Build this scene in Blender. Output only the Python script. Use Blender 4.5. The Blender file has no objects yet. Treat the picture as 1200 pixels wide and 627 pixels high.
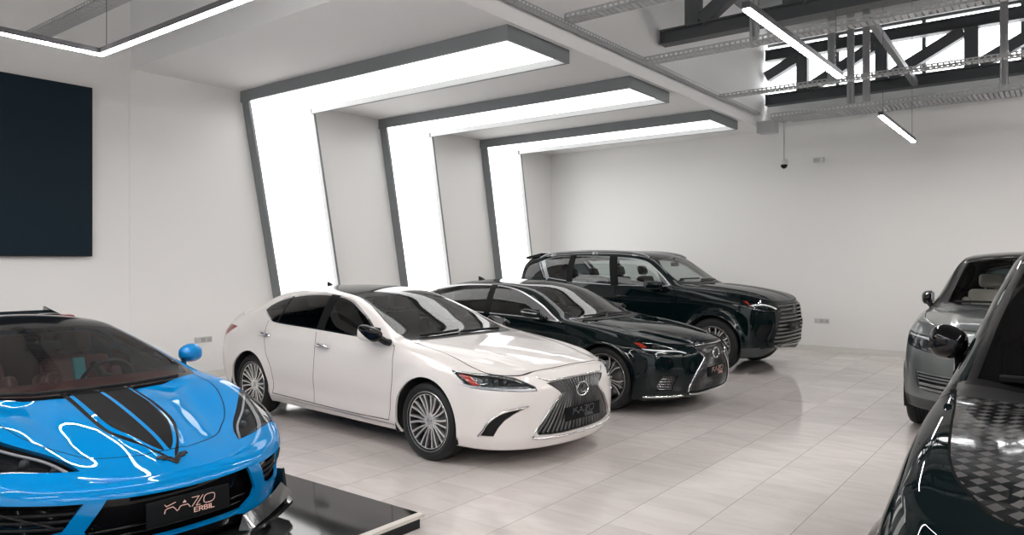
import bpy, bmesh, math, random
import numpy as np
from mathutils import Vector, Matrix
from mathutils.bvhtree import BVHTree
random.seed(7)
SC = bpy.context.scene
COL = SC.collection
PI = math.pi

# ---------------------------------------------------------------- materials
def mat(name, col=(.8, .8, .8), rough=.5, metal=0., coat=0., spec=.5, emit=None, estr=0., crough=.03, sheen=0.):
    m = bpy.data.materials.new(name); m.use_nodes = True
    b = m.node_tree.nodes['Principled BSDF']
    b.inputs['Base Color'].default_value = (*col, 1)
    b.inputs['Roughness'].default_value = rough
    b.inputs['Metallic'].default_value = metal
    b.inputs['Coat Weight'].default_value = coat
    b.inputs['Coat Roughness'].default_value = crough
    b.inputs['Specular IOR Level'].default_value = spec
    if emit:
        b.inputs['Emission Color'].default_value = (*emit, 1); b.inputs['Emission Strength'].default_value = estr
    return m
def N(m, t, **kw):
    n = m.node_tree.nodes.new(t)
    for k, v in kw.items(): setattr(n, k, v)
    return n
def L(m, a, b): m.node_tree.links.new(a, b)
def glass_mat(name, tint=(.6, .65, .65), f0=.05, rough=.0, refl=1.):
    """thin window glass: tinted see-through plus a Fresnel mirror"""
    m = bpy.data.materials.new(name); m.use_nodes = True; nt = m.node_tree; nt.nodes.clear()
    out = N(m, 'ShaderNodeOutputMaterial'); mix = N(m, 'ShaderNodeMixShader')
    tr = N(m, 'ShaderNodeBsdfTransparent'); gl = N(m, 'ShaderNodeBsdfGlossy')
    tr.inputs[0].default_value = (*tint, 1); gl.inputs['Roughness'].default_value = rough
    lw = N(m, 'ShaderNodeFresnel'); lw.inputs['IOR'].default_value = 1.5
    mm = N(m, 'ShaderNodeMath', operation='MULTIPLY_ADD'); mm.inputs[1].default_value = refl; mm.inputs[2].default_value = f0 - .04
    L(m, lw.outputs[0], mm.inputs[0]); L(m, mm.outputs[0], mix.inputs[0])
    L(m, tr.outputs[0], mix.inputs[1]); L(m, gl.outputs[0], mix.inputs[2]); L(m, mix.outputs[0], out.inputs[0])
    return m

# ---------------------------------------------------------------- objects
def link(name, me, m=None, parent=None, smooth=None):
    o = bpy.data.objects.new(name, me); COL.objects.link(o)
    if m is not None:
        for x in (m if isinstance(m, (list, tuple)) else [m]): me.materials.append(x)
    if parent is not None: o.parent = parent
    return o
def obj(name, bm, m=None, parent=None, smooth=None):
    me = bpy.data.meshes.new(name)
    bmesh.ops.recalc_face_normals(bm, faces=bm.faces[:]) if smooth != 'keep' else None
    bm.to_mesh(me); bm.free()
    if smooth is None or smooth is False: pass
    elif smooth in (True, 'keep'): me.shade_smooth()
    else:
        me.shade_smooth(); me.set_sharp_from_angle(angle=math.radians(smooth))
    return link(name, me, m, parent)
def empty(name, loc=(0, 0, 0), rz=0., label=None, cat=None, group=None):
    o = bpy.data.objects.new(name, None); COL.objects.link(o)
    o.location = loc; o.rotation_euler = (0, 0, rz); o.empty_display_size = .2
    return tag(o, label, cat, group)
def tag(o, label=None, cat=None, group=None, kind=None):
    for k, v in (('label', label), ('category', cat), ('group', group), ('kind', kind)):
        if v: o[k] = v
    return o
def part_label(o, s): o['label'] = s; return o
def copy_tree(o, parent=None):
    c = o.copy(); COL.objects.link(c)
    if parent is not None: c.parent = parent
    for ch in list(o.children): copy_tree(ch, c)
    return c
# ---------------------------------------------------------------- bmesh shapes
def NB(): return bmesh.new()
def box(bm, lo, hi, M=None, mi=0):
    x0, y0, z0 = lo; x1, y1, z1 = hi
    vs = [bm.verts.new(Vector(p) if M is None else M @ Vector(p)) for p in
          ((x0,y0,z0),(x1,y0,z0),(x1,y1,z0),(x0,y1,z0),(x0,y0,z1),(x1,y0,z1),(x1,y1,z1),(x0,y1,z1))]
    fs = []
    for q in ((0,3,2,1),(4,5,6,7),(0,1,5,4),(1,2,6,5),(2,3,7,6),(3,0,4,7)):
        f = bm.faces.new([vs[i] for i in q]); f.material_index = mi; fs.append(f)
    return vs
def bbox(bm, lo, hi, r=.01, seg=2, M=None):
    """box with rounded edges"""
    b2 = bmesh.new(); box(b2, lo, hi)
    bmesh.ops.bevel(b2, geom=b2.edges[:], offset=r, segments=seg, profile=.5, affect='EDGES')
    join(bm, b2, M)
def join(bm, b2, M=None):
    me = bpy.data.meshes.new('tmp'); b2.to_mesh(me); b2.free()
    if M is not None: me.transform(M)
    bm.from_mesh(me); bpy.data.meshes.remove(me)
def bar(bm, a, b, w, h, up=(0, 0, 1)):
    """square bar from a to b, w across, h along up"""
    a, b = Vector(a), Vector(b); d = (b - a); ln = d.length; d.normalize()
    s = d.cross(Vector(up)); s.normalize(); u = s.cross(d)
    M = Matrix((( d.x, s.x, u.x, a.x), (d.y, s.y, u.y, a.y), (d.z, s.z, u.z, a.z), (0, 0, 0, 1)))
    box(bm, (0, -w/2, -h/2), (ln, w/2, h/2), M)
def tube(bm, pts, r, n=10, caps=True, closed=False):
    pts = [Vector(p) for p in pts]; k = len(pts)
    rr = r if isinstance(r, (list, tuple)) else [r] * k
    up = Vector((0, 0, 1)); rings = []; prev = None
    for i, p in enumerate(pts):
        if closed: t = pts[(i+1) % k] - pts[i-1]
        else: t = pts[min(i+1, k-1)] - pts[max(i-1, 0)]
        t.normalize()
        if prev is None:
            s = t.cross(up)
            if s.length < 1e-3: s = t.cross(Vector((1, 0, 0)))
        else: s = prev - t * prev.dot(t)
        s.normalize(); prev = s; u = s.cross(t)
        rings.append([bm.verts.new(p + (s * math.cos(2*PI*j/n) + u * math.sin(2*PI*j/n)) * rr[i]) for j in range(n)])
    for i in range(k if closed else k-1):
        A, B = rings[i], rings[(i+1) % k]
        for j in range(n): bm.faces.new((A[j], A[(j+1) % n], B[(j+1) % n], B[j]))
    if caps and not closed:
        bm.faces.new(rings[0][::-1]); bm.faces.new(rings[-1])
def lathe(bm, prof, n=48, axis='y', M=None, closed=False, a0=0., a1=2*PI):
    """revolve (r, t) profile about an axis; t runs along the axis"""
    full = abs(a1 - a0 - 2*PI) < 1e-6; k = n if full else n + 1
    rings = []
    for j in range(k):
        a = a0 + (a1 - a0) * j / n; c, s = math.cos(a), math.sin(a); ring = []
        for r, t in prof:
            p = {'y': (r*c, t, r*s), 'z': (r*c, r*s, t), 'x': (t, r*c, r*s)}[axis]
            ring.append(bm.verts.new(Vector(p) if M is None else M @ Vector(p)))
        rings.append(ring)
    m = len(prof)
    for j in range(n):
        A, B = rings[j], rings[(j+1) % k]
        for i in range(m if closed else m-1):
            i2 = (i+1) % m
            try: bm.faces.new((A[i], A[i2], B[i2], B[i]))
            except ValueError: pass
    bmesh.ops.remove_doubles(bm, verts=bm.verts[:], dist=1e-6)
def prism(bm, poly, f, t0, t1, cap=True):
    """polygon (2-D) extruded: f(u, v, t) -> 3-D"""
    A = [bm.verts.new(f(u, v, t0)) for u, v in poly]; B = [bm.verts.new(f(u, v, t1)) for u, v in poly]; n = len(poly)
    for i in range(n): bm.faces.new((A[i], A[(i+1) % n], B[(i+1) % n], B[i]))
    if cap: bm.faces.new(A[::-1]); bm.faces.new(B)

# ---------------------------------------------------------------- curves
class Pchip:
    def __init__(s, knots):
        k = sorted(knots); s.x = np.array([a[0] for a in k], float); s.y = np.array([a[1] for a in k], float)
        n = len(k); h = np.diff(s.x); d = np.diff(s.y) / h if n > 1 else np.zeros(0); m = np.zeros(n)
        if n == 2: m[:] = d[0]
        elif n > 2:
            for i in range(1, n-1):
                if d[i-1] * d[i] > 0:
                    w1, w2 = 2*h[i] + h[i-1], h[i] + 2*h[i-1]
                    m[i] = (w1 + w2) / (w1 / d[i-1] + w2 / d[i])
            m[0] = d[0] + (d[0]-d[1]) * h[0] / (h[0]+h[1]); m[-1] = d[-1] + (d[-1]-d[-2]) * h[-1] / (h[-1]+h[-2])
            if m[0]*d[0] < 0: m[0] = 0
            if m[-1]*d[-1] < 0: m[-1] = 0
        s.m = m
    def __call__(s, q):
        q = np.asarray(q, float)
        if len(s.x) == 1: return np.full(q.shape, s.y[0])
        qc = np.clip(q, s.x[0], s.x[-1]); i = np.clip(np.searchsorted(s.x, qc, side='right') - 1, 0, len(s.x)-2)
        h = s.x[i+1] - s.x[i]; t = (qc - s.x[i]) / h
        return (s.y[i]*(1+2*t)*(1-t)**2 + s.m[i]*h*t*(1-t)**2 + s.y[i+1]*t*t*(3-2*t) + s.m[i+1]*h*t*t*(t-1))
def spline2(pts, per=8, closed=False, sharp=()):
    """Catmull-Rom through 2-D / 3-D points; indices in sharp keep a corner"""
    P = [np.array(p, float) for p in pts]; n = len(P); out = []
    for i in range(n if closed else n-1):
        p1, p2 = P[i], P[(i+1) % n]
        p0 = P[i-1] if (i > 0 or closed) else 2*p1 - p2
        p3 = P[(i+2) % n] if (i+2 < n or closed) else 2*p2 - p1
        if i in sharp: p0 = 2*p1 - p2
        if ((i+1) % n) in sharp: p3 = 2*p2 - p1
        for j in range(per):
            t = j / per
            out.append(tuple(.5*((2*p1) + (-p0+p2)*t + (2*p0-5*p1+4*p2-p3)*t*t + (-p0+3*p1-3*p2+p3)*t**3)))
    if not closed: out.append(tuple(P[-1]))
    return out
def smooth01(t): t = np.clip(t, 0, 1); return t*t*(3-2*t)
# ================================================================ car bodies
# A body is a net of lengthwise lines (sill ... belt, rail, centre) that wrap round the nose and tail.
def car_surface(S):
    nf, nm, nr = S.get('nf', 46), S.get('nm', 130), S.get('nr', 26)
    per, ng, nt = S.get('per', 7), S.get('ng', 12), S.get('nt', 26)
    x0f, x0r = S['x0f'], S['x0r']; af, bf = S['cf']; ar, br = S['cr']
    tf = np.linspace(0, 1, nf+1)[1:]; tr = np.linspace(0, 1, nr+1)[1:][::-1]
    ps = np.concatenate([x0r - tr, np.linspace(x0r, x0f, nm), x0f + tf])
    front = ps > x0f + 1e-9; rear = ps < x0r - 1e-9
    rows = []
    for r in S['rows']:
        a1, b1 = r.get('cf', (af, bf)); a2, b2 = r.get('cr', (ar, br))
        x = ps.copy(); yf = np.ones_like(ps)
        ph = (ps[front]-x0f)*PI/2
        x[front] = x0f + (r['xf']-x0f)*np.sin(ph)**(2/a1); yf[front] = np.maximum(np.cos(ph), 0)**(2/b1)
        ph = (x0r-ps[rear])*PI/2
        x[rear] = x0r - (x0r-r['xr'])*np.sin(ph)**(2/a2); yf[rear] = np.maximum(np.cos(ph), 0)**(2/b2)
        rows.append(np.stack([x, Pchip(r['y'])(ps)*yf, Pchip(r['z'])(ps)], 1))
    R = np.stack(rows, 1)                                            # [u, k, 3]
    nu, K, _ = R.shape
    seg = np.linalg.norm(np.diff(R, axis=1), axis=2).mean(0); v = np.concatenate([[0], np.cumsum(seg)])
    sharp = [k for k, r in enumerate(S['rows']) if r.get('sharp')]
    cuts = [0] + sharp + [K-1]; side = []
    for c0, c1 in zip(cuts[:-1], cuts[1:]):
        if c1 <= c0: continue
        vv = v[c0:c1+1]; q = np.concatenate([np.linspace(vv[i], vv[i+1], per+1)[(0 if i == 0 else 1):] for i in range(len(vv)-1)])
        out = np.zeros((nu, len(q), 3))
        for u in range(nu):
            for c in range(3): out[u, :, c] = Pchip(list(zip(vv, R[u, c0:c1+1, c])))(q)
        side.append(out if not side else out[:, 1:])
    side = np.concatenate(side, 1)
    # ---- top
    xb, yb, zb = R[:, -1, 0], R[:, -1, 1], R[:, -1, 2]
    zc = Pchip(S['zc'])(xb)
    yr = Pchip(S['yr'])(xb); lim = .88*yb; k = .03
    yr = -k*np.log(np.exp(-yr/k) + np.exp(-lim/k)); yr = np.clip(yr, 0, lim)
    zre = Pchip(S['zr'])(xb); zrf = zb + Pchip(S['hr'])(xb)*(zc-zb)
    xc0, xc1 = S['xg']                                               # greenhouse between rear and front
    w = smooth01((xb-(xc0-.12))/.24) * (1-smooth01((xb-(xc1-.12))/.24))
    zr = zre*w + zrf*(1-w)
    bul = Pchip(S['bul'])(xb); qx = Pchip(S.get('q', [(0, 2.)]))(xb)
    G = np.zeros((nu, ng, 3)); T = np.zeros((nu, nt, 3))
    for j in range(ng):
        s = (j+1)/ng; nx, nz = zr-zb, yb-yr; ln = np.sqrt(nx**2+nz**2)+1e-9
        y = yb+(yr-yb)*s + bul*4*s*(1-s)*nx/ln; z = zb+(zr-zb)*s + bul*4*s*(1-s)*nz/ln
        G[:, j] = np.stack([xb, np.minimum(y, np.maximum(yb, .0)) if False else y, z], 1)
    for j in range(nt):
        s = (j+1)/nt
        T[:, j] = np.stack([xb, yr*(1-s), zr+(zc-zr)*(1-(1-s)**qx)], 1)
    V = np.concatenate([side, G, T], 1)
    # ---- round the belt and rail edges
    ib = side.shape[1]-1; ir = ib+ng
    for idx, n, win in ((ib, S.get('rb', 4), 4), (ir, S.get('rr', 8), 5)):
        for _ in range(n):
            W = V.copy(); lo, hi = max(idx-win, 1), min(idx+win, V.shape[1]-2)
            W[:, lo:hi+1] = .5*V[:, lo:hi+1] + .25*(V[:, lo-1:hi] + V[:, lo+1:hi+2]); V = W
    # ---- fair the upper surfaces both ways, then soften along the length
    for _ in range(S.get('fair', 10)):
        W = V.copy(); a = ib+2
        W[1:-1, a:-1] = .4*V[1:-1, a:-1] + .2*(V[:-2, a:-1]+V[2:, a:-1]) + .1*(V[1:-1, a-1:-2]+V[1:-1, a+1:])
        keep = np.zeros(nu); keep[3:-3] = 1; keep = (keep * smooth01((S['rows'][-1]['xf']-.10-xb)/.15))[:, None, None]
        V = V*(1-keep) + W*keep
        V[:, -1, 2] = V[:, -2, 2]
    for _ in range(S.get('us', 2)):
        W = V.copy(); W[1:-1] = .5*V[1:-1] + .25*(V[:-2]+V[2:]); V = W
    for cx in (0., -S['wb']):                                       # wheel-arch flares
        d = np.sqrt((V[..., 0]-cx)**2 + (V[..., 2]-S['wr'])**2); ra = S['ra']
        fl = S.get('flare', .015)*np.where(d < ra, 1, np.exp(-((d-ra)/S.get('flw', .07))**2))
        fl = fl*smooth01((V[..., 1]-.45)/.2)*smooth01((ra+.32-d)/.2)
        V[..., 1] += fl*(np.arange(V.shape[1]) <= ib)
    if 'disp' in S: V = S['disp'](V, ib, ir)
    V[-1, :, 1] = 0; V[0, :, 1] = 0; V[:, -1, 1] = 0; V[..., 1] = np.maximum(V[..., 1], 0)
    return V
def surface_bm(V):
    bm = NB(); nu, nv, _ = V.shape
    vs = [[bm.verts.new(V[i, j]) for j in range(nv)] for i in range(nu)]
    for i in range(nu-1):
        for j in range(nv-1):
            bm.faces.new((vs[i][j], vs[i][j+1], vs[i+1][j+1], vs[i+1][j]))
    bmesh.ops.remove_doubles(bm, verts=bm.verts[:], dist=1e-5)
    bmesh.ops.dissolve_degenerate(bm, edges=bm.edges[:], dist=1e-6)
    bm.normal_update()
    return bm
class Proj:
    def __init__(s, kind):
        if kind == 'top': s.d, s.e1, s.e2 = Vector((0,0,1)), Vector((1,0,0)), Vector((0,1,0))
        else:
            a = {'side': 90., 'front': 0., 'rear': 180.}.get(kind, kind); a = math.radians(a)
            s.d = Vector((math.cos(a), math.sin(a), 0)); s.e1 = Vector((-math.sin(a), math.cos(a), 0)); s.e2 = Vector((0,0,1))
            if kind == 'side': s.e1 = Vector((1,0,0))
            if kind == 'rear': s.e1 = Vector((0,1,0))
    def uv(s, p): return (p.dot(s.e1), p.dot(s.e2))
def inpoly(p, P):
    x, y = p; c = False; n = len(P); j = n-1
    for i in range(n):
        if (P[i][1] > y) != (P[j][1] > y) and x < (P[j][0]-P[i][0])*(y-P[i][1])/(P[j][1]-P[i][1])+P[i][0]: c = not c
        j = i
    return c
def dedupe(poly, eps=1e-4):
    out = []
    for p in poly:
        if not out or math.hypot(p[0]-out[-1][0], p[1]-out[-1][1]) > eps: out.append(tuple(p))
    if len(out) > 1 and math.hypot(out[0][0]-out[-1][0], out[0][1]-out[-1][1]) < eps: out.pop()
    return out
def knife(bm, lay, poly, proj, pid, only=None, lim=None, mind=.04):
    """cut the polygon's outline into the surface and give the faces inside the id pid"""
    pr = Proj(proj); poly = dedupe(poly)
    def cand():
        out = []
        for f in bm.faces:
            if only is not None and f[lay] not in only: continue
            if f.normal.dot(pr.d) < mind: continue
            c = f.calc_center_median()
            if lim and not lim(c): continue
            out.append(f)
        return out
    xs = [p[0] for p in poly]; ys = [p[1] for p in poly]; X0, X1, Y0, Y1 = min(xs)-.08, max(xs)+.08, min(ys)-.08, max(ys)+.08
    F = []
    for f in cand():
        q = [pr.uv(v.co) for v in f.verts]
        if max(a for a, b in q) < X0 or min(a for a, b in q) > X1 or max(b for a, b in q) < Y0 or min(b for a, b in q) > Y1: continue
        F.append(f)
    n = len(poly)
    for i in range(n):
        a, b = poly[i], poly[(i+1) % n]; dx, dy = b[0]-a[0], b[1]-a[1]; ln = math.hypot(dx, dy)
        if ln < 1e-6: continue
        tx, ty = dx/ln, dy/ln; hit = []; rest = []
        for f in F:
            smin = tmin = 1e9; smax = tmax = -1e9
            for v in f.verts:
                u, w = pr.uv(v.co); s = -(u-a[0])*ty + (w-a[1])*tx; t = (u-a[0])*tx + (w-a[1])*ty
                smin = min(smin, s); smax = max(smax, s); tmin = min(tmin, t); tmax = max(tmax, t)
            if smin < -1e-5 and smax > 1e-5 and tmax > -1e-4 and tmin < ln+1e-4: hit.append(f)
            else: rest.append(f)
        if not hit: continue
        geom = list({e for f in hit for e in f.edges}) + list({v for f in hit for v in f.verts}) + hit
        no = pr.e1*(-ty) + pr.e2*tx; co = pr.e1*a[0] + pr.e2*a[1]
        r = bmesh.ops.bisect_plane(bm, geom=geom, dist=1e-6, plane_co=co, plane_no=no)
        F = [f for f in rest if f.is_valid] + [g for g in r['geom'] if isinstance(g, bmesh.types.BMFace) and g.is_valid]
        F = list(dict.fromkeys(F))
    cnt = 0
    for f in F:
        if f.is_valid and inpoly(pr.uv(f.calc_center_median()), poly): f[lay] = pid; cnt += 1
    bm.normal_update()
    return cnt
def stroke(line, w, closed=False):
    """a polyline widened to a polygon (list of quads as one outline); closed lines give quads"""
    P = [np.array(p, float) for p in line]; n = len(P); Lf, Rt = [], []
    for i in range(n):
        a = P[i-1] if (i > 0 or closed) else P[i]; b = P[(i+1) % n] if (i < n-1 or closed) else P[i]
        t = (b-a)/(np.linalg.norm(b-a)+1e-9); nn = np.array([-t[1], t[0]])
        Lf.append(tuple(P[i]+nn*w/2)); Rt.append(tuple(P[i]-nn*w/2))
    if closed: return Lf, Rt
    return Lf + Rt[::-1]
def shrink(poly, d):
    """move a closed outline inwards by d"""
    A = sum(poly[i-1][0]*poly[i][1]-poly[i][0]*poly[i-1][1] for i in range(len(poly)))
    Lf, Rt = stroke(poly, 2*d, True)
    return Lf if A > 0 else Rt
class Car:
    """cuts a body net into its panels and hands them over as objects"""
    def __init__(s, S):
        s.S = S; s.V = car_surface(S); s.bm = surface_bm(s.V); s.lay = s.bm.faces.layers.int.new('part'); s.ids = {'body': 0}
        s.bvh = BVHTree.FromBMesh(s.bm); s.recess_list = []
    def pid(s, name):
        if name not in s.ids: s.ids[name] = len(s.ids)
        return s.ids[name]
    def cut(s, name, poly, proj='side', only=None, lim=None, smooth=0, sharp=(), mind=.04):
        if smooth: poly = spline2(poly, smooth, True, sharp)
        on = None if only is None else {s.pid(o) for o in only}
        return knife(s.bm, s.lay, poly, proj, s.pid(name), on, lim, mind)
    def line(s, name, pts, w=.006, proj='side', smooth=0, only=None, lim=None, sharp=(), mind=.04):
        if smooth: pts = spline2(pts, smooth, False, sharp)
        on = None if only is None else {s.pid(o) for o in only}
        return knife(s.bm, s.lay, stroke(pts, w), proj, s.pid(name), on, lim, mind)
    def hit(s, q, proj='side', off=0.):
        """point of the (left) surface seen along the projection at 2-D q"""
        pr = Proj(proj); o = pr.e1*q[0] + pr.e2*q[1] + pr.d*6
        loc, no, i, d = s.bvh.ray_cast(o, -pr.d)
        if loc is None: loc, no, i, d = s.bvh.find_nearest(o - pr.d*5.2)
        if no.dot(pr.d) < 0: no = -no
        return loc + no*off, no
    def path(s, pts, proj='side', off=0., smooth=0):
        if smooth: pts = spline2(pts, smooth)
        return [s.hit(q, proj, off)[0] for q in pts]
    def take(s, names, mirror=True, side=0, push=0., keep=False, thick=0.):
        """faces of the named regions as a new bmesh; side: 0 both, 1 left, -1 right. push moves inwards"""
        want = {s.ids[n] for n in ([names] if isinstance(names, str) else names) if n in s.ids}
        out = NB(); vm = {}
        for sg in ((1, -1) if side == 0 else (side,)):
            for f in s.bm.faces:
                if f[s.lay] not in want: continue
                q = []
                for v in f.verts:
                    key = (v.index, sg)
                    if key not in vm:
                        p = v.co - v.normal*push
                        vm[key] = out.verts.new((p.x, p.y*sg, p.z))
                    q.append(vm[key])
                try: out.faces.new(q if sg > 0 else q[::-1])
                except ValueError: pass
        if side == 0: bmesh.ops.remove_doubles(out, verts=[v for v in out.verts if abs(v.co.y) < 1e-4], dist=2e-4)
        return out
    def finish(s): s.bm.verts.index_update(); s.bm.normal_update()
    def panel(s, name, ids, m, parent, side=0, thick=.012, depth_mat=None, recess=None):
        """object from regions, its rim turned inwards so the sheet has a thickness"""
        b = s.take(ids, side=side)
        if not b.faces: b.free(); return None
        b.normal_update()
        if thick:
            be = [e for e in b.edges if len(e.link_faces) == 1 and not (side == 0 and abs(e.verts[0].co.y) < 1e-4 and abs(e.verts[1].co.y) < 1e-4)]
            nrm = {v: v.normal.copy() for e in be for v in e.verts}
            nv = {v: b.verts.new(v.co - n*thick) for v, n in nrm.items()}
            for e in be:
                a, c = e.verts; f = e.link_faces[0]
                ls = [l for l in f.loops if l.edge == e][0]
                a, c = ls.vert, ls.link_loop_next.vert
                try: fn = b.faces.new((c, a, nv[a], nv[c]))
                except ValueError: continue
                fn.smooth = False
                for ee in fn.edges:
                    if ee in be: ee.smooth = False
        me = bpy.data.meshes.new(name)
        for f in b.faces: f.smooth = True
        b.to_mesh(me); b.free()
        return link(name, me, m, parent)
    def recess2(s, name, ids, m, parent, vec): return {sg: s.recess(name, ids, m, parent, vec, sg) for sg in (1, -1)}
    def recess(s, name, ids, m, parent, vec, side=0, wall=True):
        """the region's floor moved along vec (left side; y mirrored for the right), with walls back to the rim"""
        out = None
        for sg in ((1, -1) if side == 0 else (side,)):
            b = s.take(ids, side=sg)
            if not b.faces: b.free(); continue
            v3 = Vector((vec[0], vec[1]*sg, vec[2]))
            be = [e for e in b.edges if len(e.link_faces) == 1 and not (abs(e.verts[0].co.y) < 1e-4 and abs(e.verts[1].co.y) < 1e-4)]
            rim = {v: b.verts.new(v.co) for e in be for v in e.verts}
            for v in list(b.verts):
                if v not in rim.values(): v.co += v3
            if wall:
                for e in be:
                    a, c = e.verts
                    try: b.faces.new((a, c, rim[c], rim[a]))
                    except ValueError: pass
            if out is None: out = b
            else: join(out, b)
        if out is None: return None
        bmesh.ops.remove_doubles(out, verts=out.verts[:], dist=1e-5)
        return obj(name, out, m, parent, smooth=35)

def mirror_bm(bm):
    """a copy of the mesh with y -> -y added"""
    g = bmesh.ops.duplicate(bm, geom=bm.verts[:]+bm.edges[:]+bm.faces[:])['geom']
    for v in g:
        if isinstance(v, bmesh.types.BMVert): v.co.y *= -1
    bmesh.ops.reverse_faces(bm, faces=[f for f in g if isinstance(f, bmesh.types.BMFace)])

# ---------------------------------------------------------------- wheels
def make_wheel(parent, x, y, sgn, r, rr, width, rimf, mats, steer=0., z=None):
    """wheel at (x, y), outer face towards sgn*y; tyre radius r, rim radius rr"""
    z = r if z is None else z
    w = NB(); h = width/2
    pr = [(rr-.012, -h*.8), (rr+.005, -h*.86), (r*.5+rr*.5, -h*1.0), (r-.035, -h*.97), (r-.012, -h*.86), (r-.002, -h*.62)]
    for k in range(-2, 3):
        g = k*h*.24
        if k: pass
        pr += [(r, g-h*.085), (r-.008, g-.004), (r-.008, g+.004), (r, g+h*.085)] if k < 2 else [(r, g-h*.085)]
    pr += [(r-.002, h*.62), (r-.012, h*.86), (r-.035, h*.97), (r*.5+rr*.5, h*1.0), (rr+.005, h*.86), (rr-.012, h*.8)]
    lathe(w, pr, 64, 'y')
    M = Matrix.Translation((x, y, z)) @ Matrix.Rotation(steer, 4, 'Z') @ (Matrix.Identity(4) if sgn > 0 else Matrix.Rotation(PI, 4, 'Z'))
    wh = obj('wheel', w, mats['tire'], parent, smooth=40); wh.matrix_local = M
    b = NB()   # barrel
    lathe(b, [(rr-.004, h*.86), (rr+.004, h*.9), (rr-.010, h*.87), (rr-.028, h*.74), (rr-.04, h*.2), (rr-.06, -h*.75), (rr-.02, -h*.85)], 64, 'y')
    obj('rim_barrel', b, mats.get('barrel', mats['rim']), wh, smooth=40)
    s = NB(); rimf(s, rr, h)
    obj('rim', s, [mats['rim'], mats.get('rim_dark', mats['rim'])], wh, smooth=30)
    d = NB(); lathe(d, [(.0, -.005), (rr*.72, -.005), (rr*.72, .012), (.0, .012)], 40, 'y'); lathe(d, [(.0, .02), (.075, .02), (.085, .0)], 24, 'y')
    obj('brake_disc', d, mats['disc'], wh, smooth=30)
    c = NB(); lathe(c, [(0, h*.62+.012), (.020, h*.62+.011), (.030, h*.62+.006), (.031, h*.62-.02)], 24, 'y')
    obj('hub_cap', c, mats.get('cap', mats['rim']), wh, smooth=30)
    return wh
def spoke(bm, a, r0, r1, w0, w1, y0, y1, th=.02, dark=False, curve=0., n=6, lean=0.):
    """one spoke at angle a from radius r0 to r1, w0..w1 wide, front face y0..y1, with chamfered front"""
    rings = []
    for i in range(n+1):
        t = i/n; r = r0+(r1-r0)*t; w = w0+(w1-w0)*t; y = y0+(y1-y0)*(t**1.5); off = curve*math.sin(PI*t) + lean*t
        c, s = math.cos(a), math.sin(a); ring = []
        for (u, yy) in ((-w/2, y-th), (-w/2, y-.004), (-w*.32, y), (w*.32, y), (w/2, y-.004), (w/2, y-th)):
            px, pz = r*c-(u+off)*s, r*s+(u+off)*c
            ring.append(bm.verts.new((px, yy, pz)))
        rings.append(ring)
    for A, B in zip(rings[:-1], rings[1:]):
        for j in range(5):
            f = bm.faces.new((A[j], A[j+1], B[j+1], B[j])); f.material_index = 1 if (dark and j not in (2,)) else 0
        bm.faces.new((A[5], A[0], B[0], B[5])).material_index = 1 if dark else 0
    bm.faces.new(rings[0][::-1]); bm.faces.new(rings[-1])
def lugs(bm, rad, y, n=5, r=.011):
    for i in range(n):
        a = 2*PI*i/n+.3; M = Matrix.Translation((rad*math.cos(a), 0, rad*math.sin(a)))
        lathe(bm, [(0, y), (r*.8, y), (r, y-.004), (r, y-.02)], 8, 'y', M)
def hub(bm, r, y, th=.05): lathe(bm, [(0, y), (r*.75, y), (r, y-.012), (r, y-th)], 32, 'y')
# ---------------------------------------------------------------- cabin
def make_seat(parent, name, x, y, z, m, w=.5, h=.62, tilt=.32, head=True, trim=None):
    b = NB()
    bbox(b, (-.02, -w/2, -.09), (.50, w/2, .09), .05, 3, Matrix.Translation((x, y, z)) @ Matrix.Rotation(-.1, 4, 'Y'))
    MB = Matrix.Translation((x+.02, y, z+.05)) @ Matrix.Rotation(-tilt, 4, 'Y')
    bbox(b, (-.07, -w/2*.95, 0), (.07, w/2*.95, h), .055, 3, MB)
    for sg in (-1, 1):
        bbox(b, (-.05, sg*w/2-.05, .02), (.12, sg*w/2+.05, h*.8), .04, 2, MB)
    o = obj(name, b, m, parent, smooth=50)
    if head:
        c = NB(); bbox(c, (-.05, -.13, h+.03), (.05, .13, h+.20), .045, 3, MB)
        for sg in (-1, 1): tube(c, [MB @ Vector((0, sg*.06, h-.02)), MB @ Vector((0, sg*.06, h+.1))], .006, 8)
        obj('headrest', c, m, o, smooth=50)
    if trim:
        c = NB(); bbox(c, (-.075, -.045, .03), (.082, .045, h-.03), .012, 2, MB)
        obj('seat_stripe', c, trim, o, smooth=50)
    return o
def make_steering(parent, x, y, z, m, tilt=.45, r=.18):
    b = NB(); M = Matrix.Translation((x, y, z)) @ Matrix.Rotation(-(PI/2-tilt), 4, 'Y')
    tube(b, [M @ Vector((r*math.cos(t), r*math.sin(t), 0)) for t in np.linspace(0, 2*PI, 33)[:-1]], .014, 8, closed=True)
    for a in (PI/2, -PI/2, PI): tube(b, [M @ Vector((.02*math.cos(a), .02*math.sin(a), .02)), M @ Vector((r*math.cos(a), r*math.sin(a), 0))], .012, 8)
    lathe(b, [(0, -.01), (.06, -.005), (.055, .03), (.03, .09), (0.03, .25)], 16, 'z', M)
    return obj('steering_wheel', b, m, parent, smooth=45)
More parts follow.
